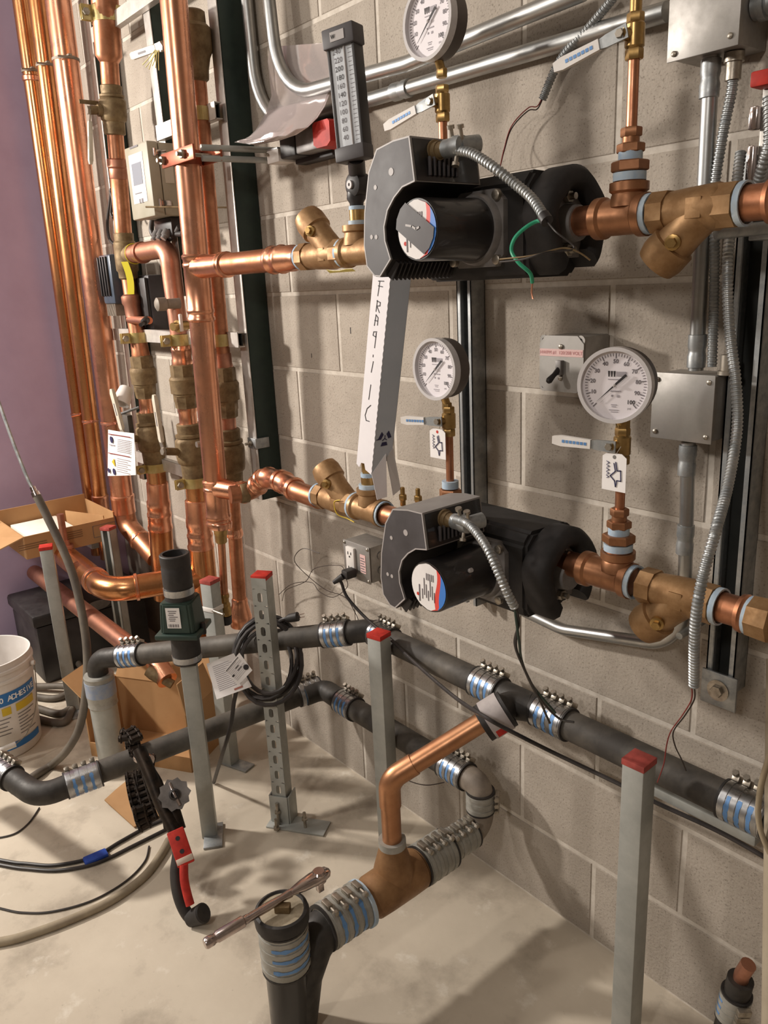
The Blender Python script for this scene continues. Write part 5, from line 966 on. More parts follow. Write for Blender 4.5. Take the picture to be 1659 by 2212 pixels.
# lower drain run
YL = -.082; zL = PY(860, 1588, YL).z
def lx(u): return UX(u, YL, zL)
K2 = PZ(700, 1488, .30); K3 = lx(752); Eq = PZ(215, 1668, .245); d2 = (K2-Eq).normalized()
pipe('short black bend of the lower drain run below the red capped post', [K2-d2*.06, K2, K3, K3+X_*.03], RP, IRON, .05, nm='drain_bend')
nohub('steel band coupling on the lower drain run beside the slotted post', PZ(668, 1494, .295), d2, .07, .0345)
nohub('steel band coupling on the lower drain run left of the plain grey post, tilted screws', lx(752), X_, .07, .0345)
pipe('black drain pipe low along the wall behind the plain grey post', [lx(755), lx(965)], RP, IROND)
pipe('long dusty black drain pipe of the lower run gripped by the chain cutter', [PZ(668, 1494, .295), Eq], RP, IROND)
nohub('steel band coupling on the lower drain run left of the chain cutter', PZ(180, 1684, .243), d2, .085, .0345, side=-1, heads=False)
Ee = PZ(85, 1722, .235); Ex = PZ(8, 1668, .25); dl = (Ex-Ee).normalized()
pipe('glossy black elbow at the left end of the lower drain run', [PZ(180, 1684, .243), Ee, Ex], RP, IRON, .065, nm='drain_elbow')
nohub('steel band coupling at the left edge beyond the glossy black elbow', Ex+dl*.0, dl, .08, .0345, side=-1, heads=False); pipe('end of the lower drain run cut by the left edge', [Ex, Ex+dl*.4], RP, IRON)
# corner drop and run toward the room
XR_ = .757; zR = .196; Yd = -.082
nohub('steel band coupling at the right end of the lower drain run, four chunky screws', lx(985), X_, .075, .0345, heads=True)
pipe('grey bend turning the lower drain run down in the wall corner', [lx(985), V((XR_, Yd, zL)), V((XR_, Yd, .255))], RP, GRYP, .05, nm='drain_bend')
nohub('upright grey band coupling below the bend in the wall corner', V((XR_, Yd, .268)), Z_, .05, .0335, n=3, up=(.2, 1, 0), m=SHD, txt=False, heads=True, back=-40)
pipe('grey elbow at the foot of the wall corner turning toward the room', [V((XR_, Yd, .268)), V((XR_, Yd, zR)), V((XR_, Yd-.075, zR))], RP, GRYP, .055, nm='drain_elbow')
def ry(v, u): return PX(u, v, XR_).y
nohub('narrow dusty band coupling nearest the wall on the floor run', V((XR_, -.158, zR)), -Y_, .085, .0365, n=4, up=(-.2, 0, 1), side=-1, m=SHD, txt=False, back=-14, bl=.034)
nohub('wide dusty band coupling between copper tee and narrow coupling on the floor run', V((XR_, -.238, zR)), -Y_, .085, .046, n=4, up=(-.2, 0, 1), side=-1, m=SHD, txt=False, back=-14, bl=.034)
t = T('copper_tee', 'large brown copper drain tee on the floor run with an upright branch', 'fitting', (XR_, -.36, zR-.05)); b_ = B(); lathe(b_, (XR_, -.265, zR), -Y_, [(0, .042), (.02, .0425), (.024, .046), (.06, .047), (.12, .047), (.15, .046), (.155, .0425), (.175, .042)], 28)
zt_ = PX(850, 1812, XR_).z; yt_ = -.352
lathe(b_, (XR_, yt_, zR+.01), Z_, [(0, .046), (.03, .043), (zt_-zR-.035, .031), (zt_-zR-.03, .0285), (zt_-zR-.01, .0285)], 26); P('tee_body', b_, BRT, t)
P('solder_ring', ring(B(), (XR_, yt_, zt_-.014), Z_, 0, .016, .018, .0295, 24), SHD, t); P('blue_rim', ring(B(), (XR_, -.437, zR), -Y_, 0, .008, .03, .051, 28), DOPE, t)
pz_ = PX(850, 1690, XR_).z
cpts = [V((XR_, yt_, zt_-.02)), V((XR_, yt_, pz_+.012)), V((wq.x-.004, wq.y-.02, wq.z))]
t = T('copper_branch', 'brown copper pipe rising from the drain tee and elbowing to the wall wye', 'pipe', cpts[0]); P('tube', tube(B(), fil(cpts, .045, 8), .0208, 24), COPB, t)
_m = (cpts[2]-cpts[1]).normalized(); P('elbow', tube(B(), fil([cpts[1]-Z_*.062, cpts[1], cpts[1]+_m*.062], .045, 8), .0232, 24), COPB, t)
dW = (cpts[2]-cpts[1]).normalized(); t = T('branch_bushing', 'dark rubber bushing with a white printed collar joining copper to the wye', 'coupling', wq); P('rubber_sleeve', ring(B(), wq-dW*.034, dW, 0, .062, .0215, .0395, 28), RUB, t); P('white_collar', ring(B(), wq-dW*.022, dW, 0, .042, .033, .0415, 30), mat('collar_grey', '#b8b0ae', '#a8a0a0', 0, .6, 30), t)
b_ = B(); e_ = dW.cross(Z_).normalized(); box(b_, wq-dW*.0+e_*.0395-Z_*.014, .02, .003, .016, 0, (dW, e_, e_.cross(dW))); P('red_mark', b_, RED, t)
# stack with capped top
xs_, ys_ = .752, -.628; zt = PX(606, 1962, xs_).z
t = T('drain_stack', 'capped black drain stack in the foreground with a curved side inlet', 'pipe', (xs_, ys_, 0)); P('stack_pipe', cyl(B(), (xs_, ys_, -.01), (xs_, ys_, zt-.03), .0425, 28), BLKG, t)
P('side_inlet', tube(B(), fil([V((xs_, ys_+.01, .02)), V((xs_, ys_+.03, .115)), V((xs_, -.56, zR-.012)), V((xs_+.004, -.50, zR))], .05, 6), [.040]*3+[.0435]*30 if 0 else .0425, 26), IRON, t)
P('cap_rim', lathe(B(), (xs_, ys_, zt-.03), Z_, [(0, .044), (.002, .052), (.02, .0535), (.028, .051), (.03, .046), (.026, .043)], 36), RUB, t); P('cap_disc', lathe(B(), (xs_, ys_, zt-.008), Z_, [(0, .044), (.004, .043), (.005, .036), (.005, 0)], 30), mat('dusty_cap', '#b0a48e', '#948872', 0, .7, 40), t)
P('cap_nut', box(B(), (xs_+.006, ys_+.0, zt+.004), .03, .016, .016, .002, ((X_+Y_).normalized(), (Y_-X_).normalized(), Z_)), BRD, t)
nohub('upright band coupling around the capped stack in the foreground, rings of blue print', V((xs_, ys_, zt-.085)), Z_, .10, .0475, n=4, up=(0, 1, 0), side=1, m=SHD, heads=False, txt=True)
nohub('large band coupling between capped stack and copper tee, blue print', V((xs_+.003, -.49, zR)), Y_, .10, .0475, n=4, up=(-.2, 0, 1), side=1, m=SHD, txt=True, back=-14, bl=.036)
# standpipe, left
t = T('grey_standpipe', 'pale grey standpipe with a blue printed coupling under the left black elbow', 'pipe', Zb); zq = LZ(1455, Zb.x, Zb.y); P('pipe', cyl(B(), Zb-Z_*.01, V((Zb.x, Zb.y, zq-.03)), .0405, 26), GALD, t)
P('sleeve', lathe(B(), V((Zb.x, Zb.y, zq-.105)), Z_, [(0, .042), (.004, .0445), (.012, .043), (.03, .0435), (.034, .0445), (.06, .0445), (.064, .0435), (.095, .043), (.1, .0445), (.105, .042)], 28), SHD, t); P('blue_band', ring(B(), V((Zb.x, Zb.y, zq-.066)), Z_, 0, .046, .04, .0448, 28), mat('faded_blue_print', '#8a9ab4', '#a0a4ac', .2, .5, 50), t)
# ---------------------------------------------------------------- red capped strut posts
POSTM = GALD
def post(label, x, y, top, cap=RED, rot=0., open_=None, cut=False, m=GALD, base=True, mcap=None):
    t = T('strut_post', label, 'post', (x, y, 0)); a = math.radians(rot); ex, ey = V((math.cos(a), math.sin(a), 0)), V((-math.sin(a), math.cos(a), 0)); ax = (ex, ey, Z_); w = .041; th = .0028; c = V((x, y, top/2))
    b_ = B()
    if open_ is None: box(b_, c, w, w, top, .002, ax)
    else:
        s = ex*open_
        box(b_, c-s*(w/2-th/2), th, w, top, 0, ax)
        for q in (-1, 1): box(b_, c+ey*q*(w/2-th/2), w, th, top, 0, ax); box(b_, c+s*(w/2-th/2)+ey*q*(w/2-.005), th, .010, top, 0, ax)
    P('channel', b_, m, t); P('red_cap', box(B(), V((x, y, top-.003)), w+.002, w+.002, .012, .001, ax), cap, t)
    if base: b_ = B(); box(b_, V((x, y, .004))+ex*.03, .1, .045, .006, .001, ax); P('base_plate', b_, GAL, t)
    return t
q = PY(818, 1368, -.142); post('plain grey strut post with a bright red cap before the wall drain bend', q.x, q.y, q.z, rot=12)
q = PY(1381, 1640, -.17); post('tallest looking grey strut post with a faded red cap at lower right', q.x, q.y, q.z, cap=REDD, rot=2)
q = PZ(160, 1532, 0); post('pale strut post with a bright red cap at the far left beside the grey hose', q.x, q.y, .627, rot=-20)
q = PZ(280, 1452, 0); post('open strut post with a pink red cap in front of the cardboard tray', q.x, q.y, .605, cap=REDD, rot=-60, open_=1)
q = PZ(498, 1648, 0); t = post('short looking strut post with a faded cap and a white tie, behind the drain run', q.x, q.y, .622, cap=REDD, rot=20)
zc_ = LZ(1312, q.x, q.y); b_ = B(); box(b_, V((q.x, q.y, zc_)), .046, .046, .014, .002, (V((.94, .34, 0)), V((-.34, .94, 0)), Z_)); P('white_tie', b_, WHT, t); cyl(b_ := B(), V((q.x+.02, q.y-.012, zc_)), V((q.x+.065, q.y-.0, zc_-.004)), .005, 10); P('tie_screw', b_, ZNC, t)
q = PZ(454, 1800, 0); xc4, yc4 = q.x, q.y; ztop4 = LZ(1432, q.x, q.y)
t = T('strut_post', 'grey strut post standing under the dark green check valve', 'post', q); P('channel', box(B(), V((q.x, q.y, ztop4/2)), .041, .041, ztop4, .002, (V((.87, -.5, 0)), V((.5, .87, 0)), Z_)), POSTM, t); b_ = B(); box(b_, q+V((.02, .0, .004)), .1, .05, .006, .001, (V((.87, -.5, 0)), V((.5, .87, 0)), Z_)); P('base_plate', b_, GAL, t)
# check valve put over that post
def cz(v): return LZ(v, xc4, yc4)
A4 = V((xc4-.004, yc4, 0)); t = T('backflow_valve', 'dark green check valve with rubber hose ends stuck on a grey post', 'valve', A4+Z_*cz(1430))
def cl(seq, n=26, rot=0.): return lathe(B(), A4+Z_*cz(seq[0][0]), Z_, [(cz(v)-cz(seq[0][0]), r) for v, r in seq], n, rot=rot)
ex, ey = V((.72, .694, 0)), V((-.694, .72, 0))
P('lower_hose', cl([(1428, .036), (1420, .0375), (1400, .0365), (1362, .036)]), RUB, t); P('lower_clamp', cl([(1424, .038), (1412, .0385)]), STN, t)
b_ = B(); zf = cz(1360); box(b_, A4+Z_*zf, .112, .112, .014, .004, (ex, ey, Z_)); P('flange', b_, GRNV, t)
b_ = B(); zb0, zb1 = cz(1355), cz(1292); pr_ = [(-.034, -.042), (.034, -.042), (.042, -.034), (.042, .034), (.034, .042), (-.034, .042), (-.042, .034), (-.042, -.034)]
lo = [b_.verts.new(A4+ex*a*1.12+ey*b*1.12+Z_*zb0) for a, b in pr_]; hi = [b_.verts.new(A4+ex*a*.98+ey*b*.98+Z_*zb1) for a, b in pr_]
for i in range(8): b_.faces.new((lo[i], lo[(i+1) % 8], hi[(i+1) % 8], hi[i]))
b_.faces.new(lo[::-1]); b_.faces.new(hi); bmesh.ops.bevel(b_, geom=list(b_.edges), offset=.004, segments=2, affect='EDGES'); P('body', b_, GRNV, t)
P('upper_hose', cl([(1296, .037), (1284, .036), (1266, .0355), (1262, .037), (1225, .037), (1222, .0355), (1216, .037), (1198, .0375), (1196, .0355), (1196, .029), (1240, .028)]), RUB, t); P('upper_clamp', cl([(1282, .038), (1268, .0385)]), STN, t)
for a_ in (-1, 1): b_ = B(); hexn(b_, A4+ex*a_*.052+Z_*(zf-.012), Z_, .03, .008); P('flange_bolt', b_, BLK, t)
fd = (C0-A4); fd.z = 0; fd.normalize(); fd = (-ey*.98+ex*.0).normalized(); lx_ = V((ex.x, ex.y, 0)); oL = A4+fd*.0462-ex*.004+Z_*((zb0+zb1)/2+.004)
exl = ex; b_ = B(); quadsheet(b_, oL, exl, Z_, .036, .054, .0006); P('paper_label', b_, PAPER, t)
b_ = B(); lines(b_, oL+fd*.0008, exl, Z_, [(-.012+(i % 2)*.002, .019-i*.0052, .022-(i % 3)*.004, .0018) for i in range(6)]+[(-.014+i*.0034, -.02, .002 if i % 2 else .001, .008) for i in range(8)], .0004); P('label_print', b_, INKG, t)
# slotted post with cable coil
q = PZ(615, 1768, 0); xs4, ys4 = q.x, q.y; zs = LZ(1243, xs4, ys4)
t = T('slotted_post', 'perforated strut post with a bright red cap, the cable coil hanging on it', 'post', q); a = math.radians(-28+62); ex, ey = V((math.cos(a), math.sin(a), 0)), V((-math.sin(a), math.cos(a), 0)); nrm = -ey
w, pit, sl, sw = .041, .0476, .0265, .0135; H0 = .085; n_ = int((zs-H0)/pit); th = .0028; fc = q-ey*(w/2)
b_ = B()
def plate_with_slots(bm, org, e, nrm):
    z = H0
    box(bm, org+Z_*(H0/2+.0)+nrm*0, w, th, H0, 0, (e, nrm, Z_))
    for i in range(n_+1):
        zc = H0+pit*(i+.5)
        if zc+pit/2 > zs: box(bm, org+Z_*((H0+pit*i+zs)/2), w, th, zs-H0-pit*i, 0, (e, nrm, Z_)); break
        # ring of faces round an oblong slot
        o_, i_ = [], []
        for k in range(16):
            an = 2*math.pi*k/16; sx = math.cos(an); sy = math.sin(an); i_.append((sx*sw/2, sy*sw/2+math.copysign((sl-sw)/2, sy) if abs(sy) > .01 else 0))
            m_ = max(abs(sx)/(w/2), abs(sy)/(pit/2)); o_.append((sx/m_, sy/m_))
        def pt(p, s): return bm.verts.new(org+e*p[0]+Z_*(zc+p[1])+nrm*s*th/2)
        fo, fi, bo, bi = [pt(p, 1) for p in o_], [pt(p, 1) for p in i_], [pt(p, -1) for p in o_], [pt(p, -1) for p in i_]
        for k in range(16):
            j = (k+1) % 16; bm.faces.new((fo[k], fo[j], fi[j], fi[k])); bm.faces.new((bo[j], bo[k], bi[k], bi[j])); bm.faces.new((fi[k], fi[j], bi[j], bi[k]))
plate_with_slots(b_, fc, ex, nrm)
for s in (-1, 1): box(b_, q+ex*s*(w/2-th/2)+Z_*zs/2, th, w, zs, 0, (ex, ey, Z_))
P('channel', b_, GALD, t, ang=25); P('red_cap', box(B(), q+Z_*zs, w+.002, w+.002, .012, .001, (ex, ey, Z_)), RED, t)
b_ = B(); box(b_, q-ey*.026+Z_*.045, .052, .005, .09, .001, (ex, ey, Z_)); box(b_, q+ex*.028+Z_*.045, .004, .05, .09, .001, (ex, ey, Z_)); box(b_, q-ex*.028+Z_*.045, .004, .05, .09, .001, (ex, ey, Z_)); box(b_, q+ex*.05-ey*.02+Z_*.003, .17, .06, .006, .001, (ex, ey, Z_)); P('base_bracket', b_, GALD, t)
for dx, dy, h_ in ((-.003, -.034, .07), (.075, -.03, .05), (-.0, -.055, .035)): b_ = B(); lathe(b_, q+ex*dx+ey*dy+Z_*.004, Z_, [(0, .0045), (h_, .0045)], 10); hexn(b_, q+ex*dx+ey*dy+Z_*(h_*.6 if h_ > .04 else .006), Z_, .009, .009); P('anchor_bolt', b_, ZNC, t)
# coil of black cord
cc = PD(577, 1427, 2.12); hx = V((CR.x, CR.y, 0)).normalized(); hf = V((_f.x, _f.y, 0)).normalized(); pts = []
for i in range(24*5+9):
    an = 2*math.pi*i/24+1.2; k = i/24; rr = .083+.010*math.sin(k*2.4)+.006*math.sin(k*5.1+1); s_ = math.sin(an)
    pts.append(cc+hx*(math.cos(an)*rr+.004*math.sin(k*3))+Z_*(s_*(rr+.004)+.006*math.sin(k*1.9))+hf*(.058*s_+.013*math.sin(k*2.1)+.004))
t = T('cable_coil', 'coil of black power cord hung on the slotted post', 'cord', cc-Z_*.1); P('coil', tube(B(), pts, .0058, 8), CABLE, t)
pq = [pts[0]+V((0, 0, .0)), PD(600, 1345, 2.16), PD(612, 1338, 2.14), PD(632, 1334, 2.13)]; P('plug_tail', tube(B(), cr(pq), .0055, 8), CABLE, t); b_ = B(); d_ = (pq[-1]-pq[-2]).normalized(); lathe(b_, pq[-1]-d_*.02, d_, [(0, .007), (.012, .012), (.036, .013), (.037, .011)], 12); pg = P('plug', b_, RUB, t)
for s in (-1, 1): b_ = B(); box(b_, pq[-1]+d_*.026+Z_*s*.0045, .02, .006, .0015, 0, (d_, d_.cross(Z_).normalized(), Z_)); P('prong', b_, CHR, pg)
tl = [pts[-1], PD(512, 1480, 2.06), PD(505, 1520, 2.08), PD(498, 1570, 2.12), PD(480, 1630, 2.2), PZ(462, 1690, .006)]; P('cord_tail', tube(B(), cr(tl), .0055, 8), CABLE, t)
def card(name, label, crn, th=.0008, rowsn=14, m=PAPER, extra=()):
    a, b, c, d = crn; t = T(name, label, 'tag', (c+d)/2); nn = (b-a).cross(d-a).normalized(); nn = nn if nn.dot(C0-a) > 0 else -nn
    P('card', prism(B(), [a, b, c, d], -nn*th), m, t); ex = (b-a).normalized(); ey = -(d-a); ey = (ey-ex*ey.dot(ex)).normalized(); W = (b-a).length; Hh = (d-a).length; o_ = (a+b+c+d)/4+nn*.0004
    b_ = B(); lines(b_, o_, ex, ey, [(-W*.4, Hh*(.36-i*.72/rowsn), W*(.78 if i % 3 else .6), Hh*.012) for i in range(rowsn)], .0004); P('small_print', b_, INKL, t); return t, o_, ex, ey, W, Hh
t, o_, ex, ey, W, Hh = card('instruction_card', 'large white printed card tied to the black cord coil', [PD(446, 1434, 2.03), PD(505, 1411, 2.03), PD(544, 1483, 2.0), PD(468, 1511, 2.0)])
b_ = B(); lines(b_, o_, ex, ey, [(W*.1, -Hh*.42, W*.3, Hh*.05)], .0006); P('red_note', b_, mat('print_brown_red', '#a05a48'), t)
t, o_, ex, ey, W, Hh = card('safety_tag', 'small tilted white safety tag on top of the large card', [PD(485, 1448, 1.985), PD(517, 1410, 1.985), PD(545, 1448, 1.985), PD(514, 1481, 1.985)], rowsn=9)
b_ = B(); lines(b_, o_, ex, ey, [(-W*.4, Hh*.42, W*.8, Hh*.03), (-W*.05, Hh*.15, W*.2, Hh*.03), (-W*.05, Hh*.0, W*.25, Hh*.03), (-W*.4, -Hh*.0, W*.12, Hh*.09)], .0006); lathe(b_, o_+ex*W*.3-ey*Hh*.2, ex.cross(ey), [(0, .007), (.0008, .007)], 14); P('bold_print', b_, INK, t)
# ---------------------------------------------------------------- big copper pipes low at the left
XB = a2(1244); zB = XB.z; e2 = PZ(236, 1278, zB); e3 = PZ(140, 1200, zB+.01); e1 = e2.lerp(XB, .38)
t = T('copper_elbow_pipe', 'large golden copper pipe bending round from the left to the middle column foot', 'pipe', e2)
P('tube', tube(B(), fil([XB, e2, e3], .11, 12), .041, 26), COPG, t)
d_ = (e3-e2).normalized()
for k in (.12, .135): b_ = B(); lathe(b_, e2+d_*(k+.0), d_, [(-.006, .0415), (-.004, .0455), (.004, .0455), (.006, .0415)], 26); P('press_bead', b_, COP, t)
d2_ = (e1-e2).normalized(); b_ = B(); lathe(b_, e1-d2_*.03, d2_, [(-.006, .0415), (-.004, .0455), (.004, .0455), (.006, .0415)], 26); P('press_bead', b_, COP, t)
sq = e3+d_*-.03+Z_*.045; b_ = B(); lathe(b_, sq-Z_*.008, Z_, [(0, .03), (.012, .028), (.012, .017), (.03, .016), (.03, .0125), (.13, .0125)], 18); P('saddle_stub', b_, COPP, t)
g1, g2 = PY(62, 1215, -.4), PY(285, 1415, -.4); g1.z = (g1.z+g2.z)/2; g2.z = g1.z
S('copper_pipe', tube(B(), [V((XL+.005, -.4, g1.z)), g2], .031, 22), COPP, 'dull copper pipe running low from the lilac wall behind the far left post', 'pipe', g2)
g3 = PD(330, 1418, 2.5); g4 = PD(362, 1470, 2.45)
S('copper_pipe', tube(B(), fil([PD(300, 1405, 2.58), g3, g4], .04, 6), .032, 20), COP, 'short bright copper elbow low behind the green check valve', 'pipe', g4)
b_ = B(); c = PD(318, 1448, 2.45); lathe(b_, c, V((.6, .5, -.45)), [(0, .016), (.02, .02), (.05, .02), (.055, .014), (.09, .014)], 14); S('drain_cock', b_, BRD, 'small brass drain cock low behind the green check valve', 'valve', c)
# cardboard tray with white papers, on wall arms
xT = -1.05; tb0, tb1 = PX(60, 1212, xT), PX(264, 1156, xT); zT = (tb0.z+tb1.z)/2; y0, y1 = tb0.y, tb1.y-.022; hT = .085; wT = .30
t = T('cardboard_tray', 'long open cardboard tray holding white sheets above the far left posts', 'tray', (xT-wT/2, (y0+y1)/2, zT))
th = .004
P('bottom', box(B(), (xT-wT/2, (y0+y1)/2, zT+th/2), wT, y1-y0, th), CARD, t)
P('front_side', box(B(), (xT, (y0+y1)/2, zT+hT/2), th, y1-y0, hT), CARD, t); P('back_side', box(B(), (xT-wT, (y0+y1)/2, zT+hT/2+.02), th, y1-y0, hT+.04), CARD, t); P('end_side', box(B(), (xT-wT/2, y1, zT+hT/2+.01), wT, th, hT+.02), CARD, t)
P('inner_divider', box(B(), (xT-wT*.4, y1-.07, zT+hT/2+.008), wT*.7, th, hT, 0, (V((.93, .37, 0)), V((-.37, .93, 0)), Z_)), CARD, t)
b_ = B(); prism(b_, [V((xT, y0, zT+hT)), V((xT-wT*.9, y0, zT+hT)), V((xT-wT*.85, y0-.11, zT+hT-.03)), V((xT-.05, y0-.11, zT+hT-.05))], (0, 0, -th)); P('open_flap', b_, CARD, t)
P('corner_fold', box(B(), (xT-wT/2, y0, zT+hT/2), wT, th, hT), CARD, t)
o_ = V((xT+th/2+.0004, (y0+y1)/2, zT+hT/2)); b_ = B(); lines(b_, o_, Y_, Z_, [(-.19, .012-i*.008, .10, .0035) for i in range(3)]+[(-.03, .022-i*.008, .07, .0035) for i in range(4)], .0003); P('box_print', b_, mat('cardboard_print', '#7a5c40', None, 0, .8), t)['kind'] = 'stuff'
b_ = B(); strokes(b_, o_, Y_, Z_, [[(.08, -.02), (.17, -.02), (.17, .025), (.08, .025), (.08, -.02)]], .0015); P('printed_frame', b_, INKG, t)
S('paper_stack', box(B(), (xT-wT/2, (y0+y1)/2-.05, zT+.004+.03), wT-.03, (y1-y0)-.16, .06, .002), mat('stack_white', '#d8d2c6', '#e4dfd4', 0, .8, 8), 'stack of white sheets lying in the cardboard tray', 'papers', (xT-wT/2, (y0+y1)/2-.05, zT+.004))
for k in (.3, .8): yk = y0+(y1-y0)*k; S('shelf_arm', box(B(), ((XL+xT-.06)/2, yk, zT-.02), xT-.06-XL, .03, .04, .002), GAL, 'steel wall arm under the cardboard tray, %s one' % ('nearer' if k < .5 else 'farther'), 'bracket', (XL, yk, zT-.04))
# open cardboard box on the floor
A5, B5 = PZ(186, 1643, 0), PZ(404, 1681, 0); bx = B5-A5; Lb = bx.length; bx.normalize(); by = V((-bx.y, bx.x, 0)); by = by if by.y > 0 else -by; Lc, hB, th = .17, .2, .004
A5 += by*.03; B5 += by*.03
t = T('cardboard_box', 'open brown cardboard box on the floor behind the grey standpipe, front flap down', 'box', A5+bx*Lb/2+by*Lc/2)
def wall_(p, q, h, nm): d = q-p; L = d.length; d.normalize(); P(nm, box(B(), (p+q)/2+Z_*h/2, L, th, h, 0, (d, Z_.cross(d), Z_)), CARD, t)
wall_(A5, A5+by*Lc, hB, 'side'); wall_(B5, B5+by*Lc, hB, 'side'); wall_(A5+by*Lc, B5+by*Lc, hB, 'side'); wall_(A5, B5, .05, 'side'); P('bottom', box(B(), A5+bx*Lb/2+by*Lc/2+Z_*.003, Lb, Lc, .004, 0, (bx, by, Z_)), CARD, t)
for p, q, d in ((A5+by*Lc, B5+by*Lc, by*.35+Z_*1.0), (B5, B5+by*Lc, -bx*.25+Z_*1.0), (A5, A5+by*Lc, -bx*.8+Z_*.6)):
    d = d.normalized()*.10; prism(b_ := B(), [p+Z_*hB, q+Z_*hB, q+Z_*hB+d-(q-p)*.06, p+Z_*hB+d+(q-p)*.06], (q-p).cross(d).normalized()*th); P('flap', b_, CARD, t)
fl = [PZ(u, v, z) for u, v, z in ((272, 1690, .03), (378, 1702, .03), (350, 1762, .012), (290, 1788, .004), (226, 1730, .012), (250, 1708, .02))]
b_ = B(); prism(b_, fl, (0, 0, .004)); P('front_flap', b_, CARD, t)
# bucket of adhesive
bc = PZ(3, 1606, 0); Rb, Rt, hb = .128, .142, .335
t = T('plastic_bucket', 'open white adhesive bucket with blue and yellow label at the left edge', 'bucket', bc)
P('shell', lathe(B(), bc, Z_, [(0, Rb*.96), (.006, Rb), (hb*.80, Rt*.985), (hb*.805, Rt*1.02), (hb*.83, Rt*1.02), (hb*.835, Rt*.99), (hb*.90, Rt*1.0), (hb*.905, Rt*1.035), (hb*.93, Rt*1.035), (hb*.935, Rt*1.0), (hb, Rt*1.005), (hb, Rt*.965), (.02, Rb*.95), (.02, 0)], 56), WHT, t)
toc = (C0-bc); toc.z = 0; toc.normalize(); base_a = math.atan2(toc.y, toc.x)
def rad_at(z): return Rb+(Rt*.985-Rb)*(z/(hb*.8))
def wrap(a0, a1_, z0, z1, m, nm, off=.0012, sl=0.):
    b_ = B(); rows = []
    for i in range(21):
        a = base_a+math.radians(a0+(a1_-a0)*i/20); rows.append([b_.verts.new(bc+V((math.cos(a)*(rad_at(z)+off), math.sin(a)*(rad_at(z)+off), z))) for z in (z0, z1)])
    for A_, B2 in zip(rows, rows[1:]): b_.faces.new((A_[0], B2[0], B2[1], A_[1]))
    return P(nm, b_, m, t)
wrap(-80, 66, hb*.58, hb*.71, BLU, 'blue_panel'); wrap(-40, 64, hb*.1, hb*.17, BLU, 'blue_stripe'); wrap(8, 20, hb*.48, hb*.56, YEL, 'yellow_panel') ; wrap(27, 60, hb*.48, hb*.56, YEL, 'yellow_panel')
for i in range(7): wrap(28, 58-(i % 3)*7, hb*(.44-i*.035), hb*(.447-i*.035), INKG, 'small_print'); 
for i in range(5): wrap(-10, 18-(i % 3)*3, hb*(.44-i*.04), hb*(.447-i*.04), INKG, 'small_print')
wm = mat('label_white', '#eef2f6', None, 0, .5)
for ch, an in zip('S-100 ADHESIVE', [0]*14): pass
def wraptext(s, z, a_start, step, size, m, nm):
    for i, ch in enumerate(s):
        if ch == ' ': continue
        a = base_a+math.radians(a_start+i*step); n_ = V((math.cos(a), math.sin(a), 0)); e_ = V((-math.sin(a), math.cos(a), 0)); text(nm, ch, size, bc+n_*(rad_at(z)+.0018)+Z_*z, e_, Z_, m, t, bold=.0006)
wraptext('00 ADHESIVE', hb*.645, 4, 5.6, .026, wm, 'label_letter')
b_ = B(); cyl(b_, bc+Z_*hb*.86+V((math.cos(base_a+1.15), math.sin(base_a+1.15), 0))*Rt*1.03, bc+Z_*hb*.86+V((math.cos(base_a+1.15), math.sin(base_a+1.15), 0))*Rt*1.1, .008, 10); P('handle_ear', b_, WHT, t)
hp = [bc+V((math.cos(base_a+math.radians(a)), math.sin(base_a+math.radians(a)), 0))*(rr)+Z_*hb*z for a, rr, z in ((66, Rt*1.09, .86), (58, Rt*1.1, .6), (45, Rt*1.12, .4), (28, Rt*1.13, .25), (14, Rt*1.15, .2))]; P('bail_wire', tube(B(), cr(hp), .0018, 6), ZNC, t); P('bail_grip', cyl(B(), hp[-1], bc+V((math.cos(base_a-.1), math.sin(base_a-.1), 0))*Rt*1.17+Z_*hb*.19, .009, 12), WHT, t)
# hoses at the left
S('grey_hose', tube(B(), cr([PD(78, 1068, 2.42), PD(100, 1112, 2.42), PD(135, 1185, 2.42), PD(160, 1250, 2.42), PD(178, 1330, 2.42), PD(188, 1410, 2.42), PD(186, 1490, 2.42), PD(172, 1570, 2.43), PD(145, 1620, 2.45), PZ(112, 1652, .014), PZ(80, 1672, .014), PZ(50, 1692, .014), PZ(20, 1705, .014)]), .0125, 12), GHOSE, 'thick grey hose dropping past the far left post to the floor by the bucket', 'hose', PZ(105, 1655, .014))
t = T('hose_whip', 'thin braided metal whip with a ferrule joining the top of the grey hose', 'hose', PD(78, 1068, 2.42)); P('whip', tube(B(), cr([PD(-20, 820, 2.42), PD(5, 890, 2.42), PD(30, 960, 2.42), PD(60, 1035, 2.42), PD(76, 1064, 2.42)]), .0052, 8), GAL, t); b_ = B(); d_ = PD(80, 1073, 2.42)-PD(70, 1052, 2.42); lathe(b_, PD(70, 1052, 2.42), d_, [(0, .009), (.016, .0095), (.018, .013), (.03, .0135)], 12); P('ferrule', b_, CHR, t)
